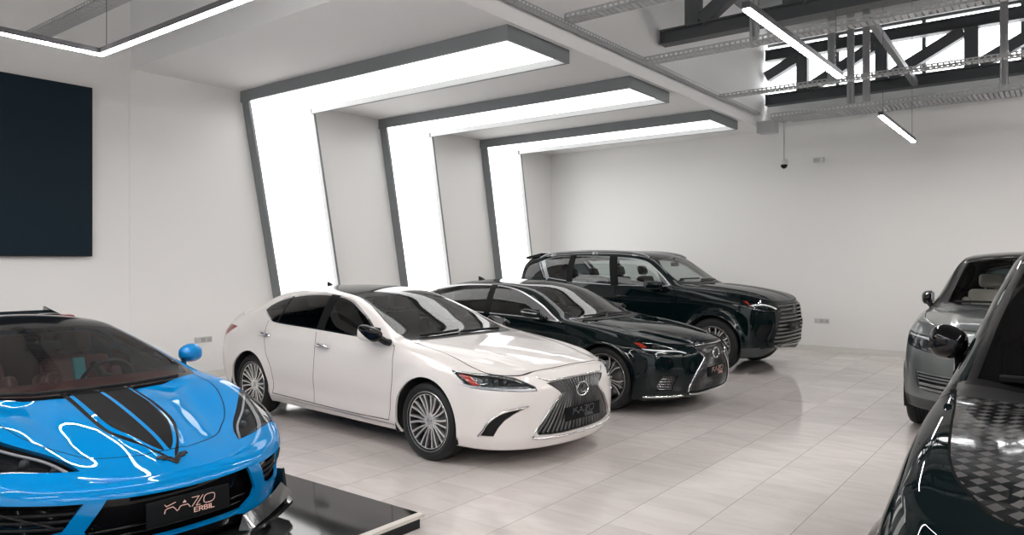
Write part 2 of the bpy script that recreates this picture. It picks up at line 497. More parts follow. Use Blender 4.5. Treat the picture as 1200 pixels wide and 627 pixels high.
# ================================================================ dressing shared by all cars
def flip_y(b):
    for v in b.verts: v.co.y *= -1
    bmesh.ops.reverse_faces(b, faces=b.faces[:])
def sides(fn, name, m, parents, smooth=40, which=(1, -1)):
    """one object per side from a builder that draws the left-hand one"""
    out = {}
    for sg in which:
        b = NB(); fn(b)
        if sg < 0: flip_y(b)
        p = parents[sg] if isinstance(parents, dict) else parents
        out[sg] = obj(name, b, m, p, smooth)
    return out
def arches(c, r):
    S = c.S
    for cx in (0., -S['wb']):
        k = 56; z0 = S['wr'] + S.get('archdz', 0.)
        poly = [(cx+S['ra']*math.cos(2*PI*i/k), z0+S['ra']*math.sin(2*PI*i/k)) for i in range(k)]
        c.cut('void', poly, 'side', lim=lambda p: p.y > .5)
        v = c.pid('void')
        for f in c.bm.faces:                                    # the turned-under edge inside the arch goes too
            q = f.calc_center_median()
            if q.y > .45 and q.z < .40 and math.hypot(q.x-cx, q.z-z0) < S['ra']*.995: f[c.lay] = v
def arch_liners(c, r, m=None):
    S = c.S
    for cx in (0., -S['wb']):
        z0 = S['wr'] + S.get('archdz', 0.); R = S['ra'] + .012
        y1 = c.hit((cx, z0+S['ra']+.01), 'side')[0].y - .015
        pr = [(R, y1), (R, y1-.30), (.05, y1-.30)]
        sides(lambda b: lathe(b, pr, 40, 'y', Matrix.Translation((cx, 0, z0)), a0=-.35, a1=PI+.35), 'wheel_arch_liner', m or M['under'], r, 40)
def floorpan(c, r, z=None, y=None):
    S = c.S; b = NB(); z = z or S['rows'][0]['z'][1][1]; y = y or .70
    xf = S['rows'][0]['xf']-.03; xr = S['rows'][0]['xr']+.05; w = S['ra']+.02
    def slab2(x0, x1, yy): bbox(b, (x0, -yy, z-.012), (x1, yy, z+.03), .004, 1)
    yi = .52
    slab2(w, xf, yi); slab2(-w, w, yi); slab2(-S['wb']+w, -w, y); slab2(-S['wb']-w, -S['wb']+w, yi); slab2(xr, -S['wb']-w, yi)
    return obj('floorpan', b, M['under'], r)
def cabin(c, r, x0, x1, zf, zb, yw, m, seats=(), dash=None, seat_m=None, bench=None, wheel=None, trim=None, dash_m=None):
    """tub, dashboard, seats and steering wheel seen through the glass"""
    b = NB(); t = .02
    box(b, (x0, -yw, zf), (x1, yw, zf+t)); box(b, (x0, yw-t, zf), (x1, yw, zb)); box(b, (x0, -yw, zf), (x1, -yw+t, zb)); box(b, (x0, -yw, zf), (x0+t, yw, zb)); box(b, (x1-t, -yw, zf), (x1, yw, zb))
    o = obj('cabin_tub', b, m, r)
    if dash:
        dx0, dx1, dz = dash; b = NB()
        pr = [(dx1, dz-.35), (dx1, dz-.03), (dx1-.08, dz), (dx0+.10, dz), (dx0+.02, dz-.05), (dx0, dz-.14), (dx0+.10, dz-.32)]
        prism(b, pr, lambda u, v, s: Vector((u, s, v)), -yw+.01, yw-.01)
        bmesh.ops.bevel(b, geom=b.edges[:], offset=.012, segments=2, affect='EDGES')
        bbox(b, (dx0-.55, -.13, zf+.02), (dx0+.15, .13, dz-.28), .04, 2)
        obj('dashboard', b, dash_m or m, r, smooth=40)
    for (x, y, z) in seats: make_seat(r, 'seat', x, y, z, seat_m or m, trim=trim)
    if bench:
        x, z = bench
        for y in (-.36, .36): make_seat(r, 'rear_seat', x, y, z, seat_m or m, w=.66, h=.58, tilt=.38)
    if wheel: make_steering(r, *wheel, M['black_leather'])
def mirror_unit(c, r, pos, size, paint, cap, arm_to, tilt=0., glass=True, which=(1, -1)):
    """door mirror: shell, arm, glass facing back"""
    x, y, z = pos; sx, sy, sz = size
    def shell(b):
        b2 = NB(); bmesh.ops.create_uvsphere(b2, u_segments=28, v_segments=18, radius=1)
        for v in b2.verts:
            p = v.co; e = 1.7
            q = [math.copysign(abs(k)**(2/e) if False else abs(k)**.72, k) for k in p]
            X = q[0]; X = X if X > 0 else X*.35
            w = 1 - .25*max(0, -q[1])                       # slimmer towards the door
            v.co = Vector((x + sx*X*(1-.25*q[1]), y + sy*q[1], z + sz*q[2]*w*(1-.28*max(X, 0)) + .0))
        join(b, b2)
    sh = sides(shell, 'mirror', paint, r, smooth=80, which=which)
    if cap is not None:
        def capf(b):
            b2 = NB(); shell(b2)
            bmesh.ops.bisect_plane(b2, geom=b2.verts[:]+b2.edges[:]+b2.faces[:], plane_co=(x, y, z+sz*.05), plane_no=(.25, 0, -1), clear_outer=True)
            b2.normal_update()
            for v in b2.verts: v.co += v.normal*.0035
            join(b, b2)
        sides(capf, 'mirror_cap', cap, sh, smooth=80, which=which)
    if glass:
        def gl(b):
            lathe(b, [(0, 0), (1, 0), (1, .02)], 28, 'x', Matrix.Translation((x-sx*.37, y, z)) @ Matrix.Diagonal((.2, sy*.86, sz*.80, 1)))
        sides(gl, 'mirror_glass', M['mirror'], sh, smooth=30, which=which)
    def arm(b):
        a = Vector(arm_to); e = Vector((x-.01, y-sy*.55, z-sz*.75))
        tube(b, [a, a*.6+e*.4+Vector((0, 0, -.005)), e, e+Vector((0, .03, .03))], [.030, .026, .024, .022], 12)
    sides(arm, 'mirror_arm', M['gloss_black'], sh, smooth=60, which=which)
    return sh
def handles(c, pts, m, parents, ln=.21):
    """pull handles following the flank at (x, z) centres"""
    out = []
    for (x, z, key) in pts:
        def fn(b):
            P = [c.hit((x-ln/2+ln*i/8, z+.008*(1-(i-4)**2/16)-.006*(i-4)/4), 'side')[0] for i in range(9)]
            off = [.004, .016, .026, .031, .033, .031, .026, .016, .004]
            Q = [p + Vector((0, o, 0)) for p, o in zip(P, off)]
            rr = [.010, .016, .019, .020, .020, .020, .019, .016, .010]
            tube(b, Q, rr, 10)
            for v in b.verts: pass
        sides(fn, 'door_handle', m, parents[key] if parents else None, 60)
def stroke_mesh(bm, lines, w, t, f):
    """lettering: polylines of width w, thickness t; f(u, v, d) places them"""
    for ln in lines:
        for a, b in zip(ln[:-1], ln[1:]):
            dx, dy = b[0]-a[0], b[1]-a[1]; l = math.hypot(dx, dy)
            if l < 1e-9: continue
            tx, ty = dx/l, dy/l; nx, ny = -ty*w/2, tx*w/2; ex, ey = tx*w*.35, ty*w*.35
            q = [(a[0]-ex+nx, a[1]-ey+ny), (a[0]-ex-nx, a[1]-ey-ny), (b[0]+ex-nx, b[1]+ey-ny), (b[0]+ex+nx, b[1]+ey+ny)]
            A = [bm.verts.new(f(u, v, 0)) for u, v in q]; B = [bm.verts.new(f(u, v, t)) for u, v in q]
            for i in range(4): bm.faces.new((A[i], A[(i+1) % 4], B[(i+1) % 4], B[i]))
            bm.faces.new(B)
def oval(cx, cy, rx, ry, n=20, a0=0., a1=2*PI): return [(cx+rx*math.cos(a0+(a1-a0)*i/n), cy+ry*math.sin(a0+(a1-a0)*i/n)) for i in range(n+1)]
KAZO = [[(.06, .93), (.23, .72), (1.25, .97)], [(0, 0), (.08, .35), (.34, .49), (.97, .53), (1.25, .20), (1.42, -.02)],
        [(1.53, .04), (1.78, .38), (2.00, .44), (2.67, .43), (2.92, .06)], [(2.12, .72), (2.31, .93), (2.45, .72), (2.12, .72)], [(2.22, .78), (2.36, .78)],
        [(3.18, 1.02), (4.02, 1.02), (3.15, .04)], [(4.47, 1.04), (3.62, .04), (4.10, .04)],
        [(5.22+.11*math.sin(a)+.66*math.copysign(abs(math.cos(a))**.6, math.cos(a)), .54+.48*math.copysign(abs(math.sin(a))**.8, math.sin(a))) for a in np.linspace(0, 2*PI, 25)]]
ERBIL = [[(.5, 0), (.05, 0), (.05, .9), (.5, .9)], [(.05, .45), (.42, .45)],
         [(.72, 0), (.72, .9), (1.08, .9), (1.18, .7), (1.08, .45), (.72, .45)], [(.95, .45), (1.2, 0)],
         [(1.42, 0), (1.42, .9), (1.75, .9), (1.85, .7), (1.72, .47), (1.42, .47)], [(1.72, .47), (1.9, .25), (1.78, 0), (1.42, 0)],
         [(2.12, 0), (2.12, .9)], [(2.36, .9), (2.36, 0), (2.78, 0)]]
def plate(r, x, z, w, h, m, tm, tilt=0., th=.012, y=0.):
    """dealer plate facing +x with its raised lettering"""
    Mx = Matrix.Translation((x, y, z)) @ Matrix.Rotation(tilt, 4, 'Y')
    b = NB(); bbox(b, (-th, -w/2, -h/2), (0, w/2, h/2), .004, 2, Mx); p = obj('number_plate', b, m, r, smooth=30)
    s = w/9.7; b = NB()
    f = lambda u, v, d: Mx @ Vector((.0006+d, (u-2.9)*s, (v-.18)*s))
    stroke_mesh(b, KAZO, .085, .0012, f)
    k = .53; stroke_mesh(b, ERBIL, .15, .0012, lambda u, v, d: f(3.36+u*.86, -.66+v*k, d))
    obj('plate_lettering', b, tm, p)
    return p
def l_emblem(r, x, z, w, h, m, tilt=0., y=0.):
    """oval ring with a slanted L"""
    Mx = Matrix.Translation((x, y, z)) @ Matrix.Rotation(tilt, 4, 'Y')
    b = NB(); n = 40
    tube(b, [Mx @ Vector((.004, w/2*math.cos(a), h/2*math.sin(a))) for a in np.linspace(0, 2*PI, n+1)[:-1]], h*.055, 8, closed=True)
    L_ = [(-.02, .36), (.0, .38), (-.16, -.16), (-.13, -.24), (.36, -.24)]
    stroke_mesh(b, [[(u*w, v*h) for u, v in [(.03, .36), (-.17, -.23), (.34, -.23)]]], h*.10, .010, lambda u, v, d: Mx @ Vector((d, u, v)))
    return obj('emblem', b, m, r, smooth=50)
def wipers(c, r, lines, proj='top'):
    b = NB()
    for ln in lines:
        P = [c.hit((q[0], abs(q[1])), proj)[0] for q in ln]; P = [Vector((p.x, math.copysign(p.y, q[1]), p.z+.022)) for p, q in zip(P, ln)]
        tube(b, P, .009, 6)
        tube(b, [p-Vector((0, 0, .010)) for p in P], .006, 6)
    return obj('wiper', b, M['plastic'], r, smooth=50)
def lamp(c, r, name, hid, az, depth, housing_m, lens_m, parents=None, inner=None, bars=(), which=(1, -1), cdepth=None, wall=True):
    """headlamp: dark housing sunk behind a clear lens, with its bowls and light guides"""
    d = Proj(az).d; out = {}
    for sg in which:
        h = c.recess(name, hid, housing_m, r, -d*depth, side=sg)
        if h is None: continue
        out[sg] = h
        b = c.take(hid, side=sg, push=.0015); lo = obj('lens', b, lens_m, h, smooth='keep')
        for (u, v, rad, mm) in (inner or ()):
            p, n = c.hit((u, v), az); b = NB()
            ax = d.copy(); s = Vector((0, 0, 1)).cross(ax).normalized(); uu = ax.cross(s)
            Mx = Matrix(((ax.x, s.x, uu.x, p.x), (ax.y, s.y, uu.y, p.y), (ax.z, s.z, uu.z, p.z), (0, 0, 0, 1)))
            k = depth*.35
            lathe(b, [(0, -k+.3*rad), (rad*.5, -k+.24*rad), (rad*.8, -k+.05*rad), (rad*.82, -k-.02), (rad, -k+.012), (rad*1.06, -k), (rad*1.06, -k-depth*.6)], 22, 'x', Mx)
            if sg < 0: flip_y(b)
            obj('projector', b, M[mm], h, smooth=60)
        for (pts, rad, mm) in bars:
            b = NB(); P = [c.hit(q, az)[0]-d*depth*.22 for q in spline2(pts, 5)]
            tube(b, P, rad, 8)
            if sg < 0: flip_y(b)
            obj('light_guide', b, M[mm], h, smooth=60)
    return out
def surf_tubes(c, r, name, m, runs, proj='side', rad=.008, off=.0, smooth=5, both=True, n=8, flat=None):
    """trim strips lying on the surface"""
    def fn(b):
        for pts in runs:
            P = c.path(pts, proj, off, smooth); rr = rad
            tube(b, P, rr, n)
    if both == 'one':
        b = NB(); fn(b); mirror_bm(b); return obj(name, b, m, r, smooth=60)
    return sides(fn, name, m, r, 60)
def patch(b, c, poly, az, inset, th):
    """small plate following the surface, inset below it"""
    d = Proj(az).d; vs = [b.verts.new(c.hit(q, az)[0] - d*inset) for q in poly]; b.faces.new(vs)
    for v in bmesh.ops.extrude_face_region(b, geom=b.faces[:])['geom']:
        if isinstance(v, bmesh.types.BMVert): v.co -= d*th
def folded_mirror(c, r, pos, size, paint, cap, foot, strip=None, which=(1, -1)):
    """door mirror folded back along the door: a wedge, blunt at the front hinge, with glass turned to the door"""
    x, y, z = pos; sx, sy, sz = size
    def shell(b):
        b2 = NB(); bmesh.ops.create_uvsphere(b2, u_segments=28, v_segments=18, radius=1)
        for v in b2.verts:
            q = [math.copysign(abs(k)**.62, k) for k in v.co]
            t = (q[0]+1)/2                                   # 0 at the rear tip, 1 at the hinge
            hgt = (1.0 - .30*t) if q[2] > 0 else (1.0 - .10*t)
            yy = q[1] if q[1] > 0 else q[1]*.35
            v.co = Vector((x + sx*q[0] + .18*sz*q[2], y + sy*yy*(.75+.25*math.sin(PI*min(1, t+.15))), z + sz*q[2]*hgt - .035*t*(1 if q[2] > 0 else .4)))
        join(b, b2)
    sh = sides(shell, 'mirror', paint, r, 80, which)
    if cap is not None:
        def capf(b):
            b2 = NB(); shell(b2)
            bmesh.ops.bisect_plane(b2, geom=b2.verts[:]+b2.edges[:]+b2.faces[:], plane_co=(x-sx*.55, y, z+sz*.1), plane_no=(-.55, 0, -1), clear_outer=True)
            b2.normal_update()
            for v in b2.verts: v.co += v.normal*.003
            join(b, b2)
        sides(capf, 'mirror_cap', cap, sh, 80, which)
    if strip is not None:
        def stf(b): tube(b, [(x-sx*.9, y+sy*.95, z+sz*.10), (x-sx*.2, y+sy*1.0, z-.002), (x+sx*.75, y+sy*.9, z-.012)], .007, 8)
        sides(stf, 'mirror_strip', strip, sh, 60, which)
    def gl(b): bbox(b, (x-sx*.8, y-sy*.42, z-sz*.7), (x+sx*.75, y-sy*.36, z+sz*.6), .004, 1)
    sides(gl, 'mirror_glass', M['mirror'], sh, 30, which)
    def arm(b):
        a = Vector(foot); e = Vector((x+sx*.72, y-.005, z-sz*.55))
        tube(b, [a, a*.5+e*.5+Vector((.01, 0, -.012)), e, e+Vector((-.02, 0, .03))], [.034, .032, .034, .03], 12)
    sides(arm, 'mirror_arm', M['gloss_black'], sh, 60, which)
    return sh
# ================================================================ shared materials
M = {}
def flake_paint(name, col, rough=.35, metal=.0, coat=1., spec=.5):
    return mat(name, col, rough, metal, coat, spec, crough=.02)
M['white_paint'] = flake_paint('pearl_white_paint', (.76, .72, .70), .35)
M['black_paint'] = flake_paint('black_paint', (.002, .006, .007), .3, coat=.75, spec=.0)
M['blue_paint'] = flake_paint('bright_blue_paint', (.0, .205, .53), .45, spec=.0)
M['grey_paint'] = flake_paint('grey_metallic_paint', (.16, .18, .18), .3, .6)
M['stripe'] = mat('satin_charcoal_stripe', (.008, .008, .009), .45, 0, .0, .05)
M['gap'] = mat('shut_line_dark', (.006, .006, .006), .9, spec=.05)
M['chrome'] = mat('chrome', (.85, .85, .86), .08, 1.)
M['satin'] = mat('satin_metal', (.62, .62, .63), .28, 1.)
M['dark_chrome'] = mat('dark_chrome', (.24, .24, .25), .2, 1.)
M['gloss_black'] = mat('gloss_black_plastic', (.005, .005, .006), .12, 0, .45, spec=.1)
M['plastic'] = mat('black_plastic', (.010, .010, .011), .45, spec=.25)
M['grille_black'] = mat('grille_black', (.008, .008, .009), .5)
M['tire'] = mat('tyre_rubber', (.014, .015, .016), .62, spec=.3)
M['disc'] = mat('brake_steel', (.35, .35, .35), .35, 1.)
M['under'] = mat('underbody_black', (.008, .008, .008), .9)
M['rim_silver'] = mat('wheel_silver', (.80, .79, .78), .28, .75)
M['rim_side'] = mat('wheel_grey_flank', (.22, .22, .22), .4, .6)
M['rim_dark'] = mat('wheel_gloss_black', (.012, .012, .013), .2, 0, .5)
M['barrel'] = mat('wheel_barrel_dark', (.018, .018, .018), .45, .3)
M['glass'] = glass_mat('window_glass', (.42, .46, .46))
M['glass_dark'] = glass_mat('privacy_glass', (.055, .075, .08))
M['glass_clear'] = glass_mat('clear_lens', (.86, .88, .9), refl=.9)
M['windshield'] = glass_mat('windshield_glass', (.78, .82, .81), f0=.06)
M['lamp_grey'] = mat('lamp_housing_grey', (.16, .165, .17), .22, .8)
M['lamp_dark'] = mat('lamp_housing_dark', (.02, .02, .022), .25, .3)
M['lamp_chrome'] = mat('lamp_reflector', (.75, .76, .78), .12, 1.)
M['lens'] = mat('projector_lens', (.07, .08, .09), .03, .0, 1.)
M['red_lens'] = mat('red_lens', (.30, .012, .022), .2, 0, .25, spec=.2)
M['amber_red'] = mat('red_side_reflector', (.75, .07, .04), .15, 0, 1.)
M['drl'] = mat('white_light_guide', (.85, .87, .9), .25, 0, .5)
M['letter'] = mat('plate_lettering_pink', (.80, .52, .46), .4, .2)
M['letter_dim'] = mat('plate_lettering_grey', (.16, .16, .18), .4, .2)
M['plate'] = mat('plate_black', (.004, .005, .006), .5, 0, .0, .12)
M['carbon'] = mat('gloss_carbon', (.014, .014, .015), .12, 0, 1.)
M['red_leather'] = mat('dark_red_leather', (.10, .018, .020), .5)
M['black_leather'] = mat('black_leather', (.014, .014, .015), .5)
M['tan_leather'] = mat('light_leather', (.72, .67, .60), .55)
M['pillar'] = mat('pillar_satin_black', (.006, .006, .007), .5, spec=.08)
M['teal_stripe'] = mat('teal_seat_stripe', (.02, .36, .42), .5)
M['headliner'] = mat('grey_headliner', (.35, .34, .33), .9)
M['mirror'] = mat('mirror_glass', (.8, .8, .8), .01, 1.)
M['glass_light'] = glass_mat('side_glass_light', (.66, .71, .70), f0=.06)
M['dark_satin'] = mat('dark_satin_metal', (.26, .27, .28), .28, .9)
M['clear_windshield'] = glass_mat('clear_windshield_glass', (.92, .94, .93), f0=.05, refl=.8)
M['red_pad'] = mat('red_hoop_pad', (.20, .012, .02), .4)
M['slat'] = mat('grille_slat_grey', (.17, .17, .175), .3, .8)
# ================================================================ the showroom
XW, YB, HS = -10.1, 14.7, 4.31          # left wall, back wall, soffit underside
XS, YS = -4.85, 4.68                     # soffit's right edge and near edge
XR, YN, HC = 9.0, -9.0, 6.35             # right wall, near glazing, ceiling
def plaster(name, col, rough=.75, bump=.02):
    m = mat(name, col, rough); b = m.node_tree.nodes['Principled BSDF']
    tc = N(m, 'ShaderNodeTexCoord'); n = N(m, 'ShaderNodeTexNoise'); n.inputs['Scale'].default_value = 60; n.inputs['Detail'].default_value = 4
    bp = N(m, 'ShaderNodeBump'); bp.inputs['Strength'].default_value = bump; bp.inputs['Distance'].default_value = .01
    L(m, tc.outputs['Object'], n.inputs['Vector']); L(m, n.outputs['Fac'], bp.inputs['Height']); L(m, bp.outputs['Normal'], b.inputs['Normal'])
    return m
wall_m = plaster('wall_white_paint', (.82, .815, .80), .55)
ceil_m = plaster('ceiling_white_paint', (.84, .84, .84), .8)
deck_m = plaster('roof_deck_grey', (.17, .175, .18), .7)
frame_m = mat('portal_grey_paint', (.19, .205, .215), .45)
lip_m = mat('portal_lip_grey', (.42, .43, .43), .45)
steel_m = mat('truss_dark_grey', (.085, .092, .098), .5)
def floor_mat():
    m = mat('marble_floor_tile', (.6, .57, .55), .06); nt = m.node_tree; b = nt.nodes['Principled BSDF']
    tc = N(m, 'ShaderNodeTexCoord'); mp = N(m, 'ShaderNodeMapping'); mp.inputs['Location'].default_value = (3.4, -3.64, 0)
    L(m, tc.outputs['Object'], mp.inputs['Vector'])
    sx = N(m, 'ShaderNodeSeparateXYZ'); L(m, mp.outputs[0], sx.inputs[0])
    def grid(sock, w):
        a = N(m, 'ShaderNodeMath', operation='DIVIDE'); a.inputs[1].default_value = .5; L(m, sock, a.inputs[0])
        f = N(m, 'ShaderNodeMath', operation='FRACT'); L(m, a.outputs[0], f.inputs[0])
        s = N(m, 'ShaderNodeMath', operation='SUBTRACT'); s.inputs[1].default_value = .5; L(m, f.outputs[0], s.inputs[0])
        q = N(m, 'ShaderNodeMath', operation='ABSOLUTE'); L(m, s.outputs[0], q.inputs[0])
        g = N(m, 'ShaderNodeMath', operation='GREATER_THAN'); g.inputs[1].default_value = .5 - w; L(m, q.outputs[0], g.inputs[0])
        fl = N(m, 'ShaderNodeMath', operation='FLOOR'); L(m, a.outputs[0], fl.inputs[0])
        return g.outputs[0], fl.outputs[0]
    gx, ix = grid(sx.outputs['X'], .0035); gy, iy = grid(sx.outputs['Y'], .0025)
    # per-tile tone and marble veining
    cb = N(m, 'ShaderNodeCombineXYZ'); L(m, ix, cb.inputs[0]); L(m, iy, cb.inputs[1])
    wn = N(m, 'ShaderNodeTexWhiteNoise'); L(m, cb.outputs[0], wn.inputs['Vector'])
    add = N(m, 'ShaderNodeVectorMath', operation='MULTIPLY_ADD'); add.inputs[1].default_value = (1, 1, 1)
    sc = N(m, 'ShaderNodeVectorMath', operation='SCALE'); sc.inputs['Scale'].default_value = 7.; L(m, wn.outputs['Color'], sc.inputs[0])
    L(m, tc.outputs['Object'], add.inputs[0]); L(m, sc.outputs[0], add.inputs[2])
    m2 = N(m, 'ShaderNodeMapping'); m2.inputs['Scale'].default_value = (1.1, 3.2, 1); m2.inputs['Rotation'].default_value = (0, 0, .25); L(m, add.outputs[0], m2.inputs[0])
    n1 = N(m, 'ShaderNodeTexNoise'); n1.inputs['Scale'].default_value = 1.6; n1.inputs['Detail'].default_value = 7; n1.inputs['Roughness'].default_value = .6; n1.inputs['Distortion'].default_value = 1.2
    L(m, m2.outputs[0], n1.inputs['Vector'])
    r = N(m, 'ShaderNodeValToRGB'); e = r.color_ramp.elements
    e[0].position = .25; e[0].color = (.61, .56, .538, 1); e[1].position = .75; e[1].color = (.735, .692, .672, 1)
    L(m, n1.outputs['Fac'], r.inputs[0])
    hv = N(m, 'ShaderNodeHueSaturation'); L(m, r.outputs[0], hv.inputs['Color'])
    mr = N(m, 'ShaderNodeMapRange'); mr.inputs['To Min'].default_value = .93; mr.inputs['To Max'].default_value = 1.05; L(m, wn.outputs['Value'], mr.inputs[0]); L(m, mr.outputs[0], hv.inputs['Value'])
    mx = N(m, 'ShaderNodeMath', operation='MULTIPLY'); mx.inputs[1].default_value = .45; L(m, gy, mx.inputs[0])
    mm = N(m, 'ShaderNodeMath', operation='MAXIMUM'); L(m, gx, mm.inputs[0]); L(m, mx.outputs[0], mm.inputs[1])
    mixc = N(m, 'ShaderNodeMix', data_type='RGBA'); L(m, mm.outputs[0], mixc.inputs['Factor']); L(m, hv.outputs[0], mixc.inputs['A']); mixc.inputs['B'].default_value = (.20, .18, .17, 1)
    L(m, mixc.outputs['Result'], b.inputs['Base Color'])
    rr = N(m, 'ShaderNodeMapRange'); rr.inputs['To Min'].default_value = .05; rr.inputs['To Max'].default_value = .13; L(m, n1.outputs['Fac'], rr.inputs[0])
    L(m, rr.outputs[0], b.inputs['Roughness'])
    return m
def struct(name, bm, m, smooth=None):
    o = obj(name, bm, m, None, smooth); o['kind'] = 'structure'; return o
def slab(name, lo, hi, m):
    b = NB(); box(b, lo, hi); return struct(name, b, m)
slab('floor', (XW-.3, YN-.3, -.15), (XR+.3, YB+.3, 0), floor_mat())
slab('wall_left', (XW-.25, YN, 0), (XW, YB+.25, HC), wall_m)
# back wall with a long clerestory opening
WZ0, WZ1 = 4.80, 6.05
b = NB()
box(b, (XW, YB, 0), (XR, YB+.25, WZ0)); box(b, (XW, YB, WZ1), (XR, YB+.25, HC)); box(b, (XW, YB, WZ0), (XS-.15, YB+.25, WZ1)); box(b, (XR-1., YB, WZ0), (XR, YB+.25, WZ1))
struct('wall_back', b, wall_m)
dark_wall_m = plaster('wall_dark_grey_paint', (.16, .165, .17), .6)
slab('wall_right', (XR, YN, 0), (XR+.25, YB+.25, HC), dark_wall_m)
b = NB()
box(b, (XW, YN-.25, 3.6), (XR, YN, HC)); box(b, (XW, YN-.25, 0), (-8., YN, 3.6)); box(b, (7.5, YN-.25, 0), (XR, YN, 3.6))
struct('wall_near', b, dark_wall_m)
slab('ceiling', (XW-.3, YN-.3, HC), (XR+.3, YB+.3, HC+.15), deck_m)
# lowered ceiling over the left bay, with its edge beam
b = NB(); box(b, (XW, YS, HS), (XS, YB, HC))
struct('ceiling_soffit', b, ceil_m)
b = NB(); box(b, (XS-.02, YS, HS-.03), (XS+.05, YB, HS+.13)); struct('trim_1', b, ceil_m)
b = NB(); box(b, (XW, YS-.012, .10), (XW+.006, YS+.003, HS)); struct('trim_2', b, wall_m)
b = NB(); box(b, (XW, YB-.018, 0), (XR, YB, .10)); struct('baseboard_back', b, plaster('skirting_white', (.70, .69, .66), .35))
b = NB(); box(b, (XW, YN, 0), (XW+.018, YB-.02, .10)); struct('baseboard_left', b, plaster('skirting_white_left', (.70, .69, .66), .35))
# clerestory window
sky_pane = mat('bright_sky_pane', (.9, .9, .9), .3, emit=(1, 1, 1), estr=4.5)
win_frame = mat('window_frame_grey', (.12, .125, .13), .4)
b = NB()
box(b, (XS-.15, YB+.05, WZ0), (XR-1., YB+.11, WZ0+.05)); box(b, (XS-.15, YB+.05, WZ1-.05), (XR-1., YB+.11, WZ1))
for i in range(10):
    x = XS-.15 + (XR-1.-XS+.15)*i/9; box(b, (x-.03, YB+.05, WZ0+.05), (x+.03, YB+.11, WZ1-.05))
w1 = struct('window_1', b, win_frame)
b = NB(); box(b, (XS-.15, YB+.12, WZ0), (XR-1., YB+.13, WZ1)); obj('frosted_pane', b, sky_pane, w1)
# glazed front behind the camera
front_glass = glass_mat('front_glass', (.9, .93, .93))
b = NB()
for i in range(6):
    x = -8+15.5*i/5; box(b, (x-.04, YN-.17, 0), (x+.04, YN-.09, 3.6))
box(b, (-8, YN-.17, 0), (7.5, YN-.09, .12)); box(b, (-8, YN-.17, 3.5), (7.5, YN-.09, 3.6)); box(b, (-8, YN-.17, 2.5), (7.5, YN-.09, 2.57))
w2 = struct('window_2', b, win_frame)
b = NB(); box(b, (-8, YN-.135, .1), (7.5, YN-.125, 3.55)); obj('glass_pane', b, front_glass, w2)

# ---------------------------------------------------------------- light portals
panel_m = mat('portal_light_panel', (.9, .9, .9), .5, emit=(1., .995, .985), estr=2.1)
PT, PW, SL, TIP = .17, 1.24, .182, -4.92
names = ('nearest of the three bright angled light portals, its arm the longest across the soffit',
         'middle of the three bright angled light portals, above the black sedan',
         'farthest of the three bright angled light portals, in the corner behind the black SUV')
def portal(y0, label):
    r = empty('light_portal', (XW, y0+.6, 0), 0, label, 'wall light', 'white light portals on the left wall')
    z1 = HS; z0 = HS-PT; lp = .032; X0 = XW; X1 = XW+PT
    yl = lambda z: y0 + (HS-z)*SL
    def loc(b): bmesh.ops.translate(b, verts=b.verts[:], vec=(-XW, -(y0+.6), 0)); return b
    # grey shell: arm rims, end rim, leg rims
    b = NB()
    box(b, (X0, y0, z0), (TIP, y0+lp, z1)); box(b, (X1+.0, y0+PW-lp, z0), (TIP, y0+PW, z1)); box(b, (TIP-lp, y0+lp, z0), (TIP, y0+PW-lp, z1))
    f = lambda u, v, t: Vector((t, u, v))
    for (a, c) in ((0, lp), (PW-lp, PW)):
        zt = z1 if a == 0 else z0+.0
        prism(b, [(yl(0)+a, 0), (yl(0)+c, 0), (yl(zt)+c, zt), (yl(zt)+a, zt)], f, X0, X1)
    prism(b, [(yl(0)+lp, 0), (yl(0)+PW-lp, 0), (yl(.3)+PW-lp, .3), (yl(.3)+lp, .3)], f, X0, X1)
    obj('portal_frame', loc(b), frame_m, r)
    # pale inner lip
    b = NB(); e = .012
    for (a, c) in ((lp, lp+e), (PW-lp-e, PW-lp)):
        box(b, (X1, y0+a, z0+.003), (TIP-lp, y0+c, z0+.085))
        prism(b, [(yl(.3)+a, .3), (yl(.3)+c, .3), (yl(z0)+c, z0), (yl(z0)+a, z0)], f, X1-.085, X1-.003)
    box(b, (TIP-lp-e, y0+lp, z0+.003), (TIP-lp, y0+PW-lp, z0+.085))
    obj('inner_lip', loc(b), lip_m, r)
    b = NB(); d = .085
    prism(b, [(X1-d, y0+lp), (TIP-lp, y0+lp), (TIP-lp, y0+PW-lp), (X1-d, y0+PW-lp)], lambda u, v, t: Vector((u, v, t)), z0+d, z0+d+.02)
    prism(b, [(yl(.3)+lp, .3), (yl(.3)+PW-lp, .3), (yl(z0+d)+PW-lp, z0+d), (yl(z0+d)+lp, z0+d)], f, X1-d-.02, X1-d)
    obj('light_panel', loc(b), panel_m, r)
for y0, nm in zip((6.32, 9.12, 12.0), names): portal(y0, nm)

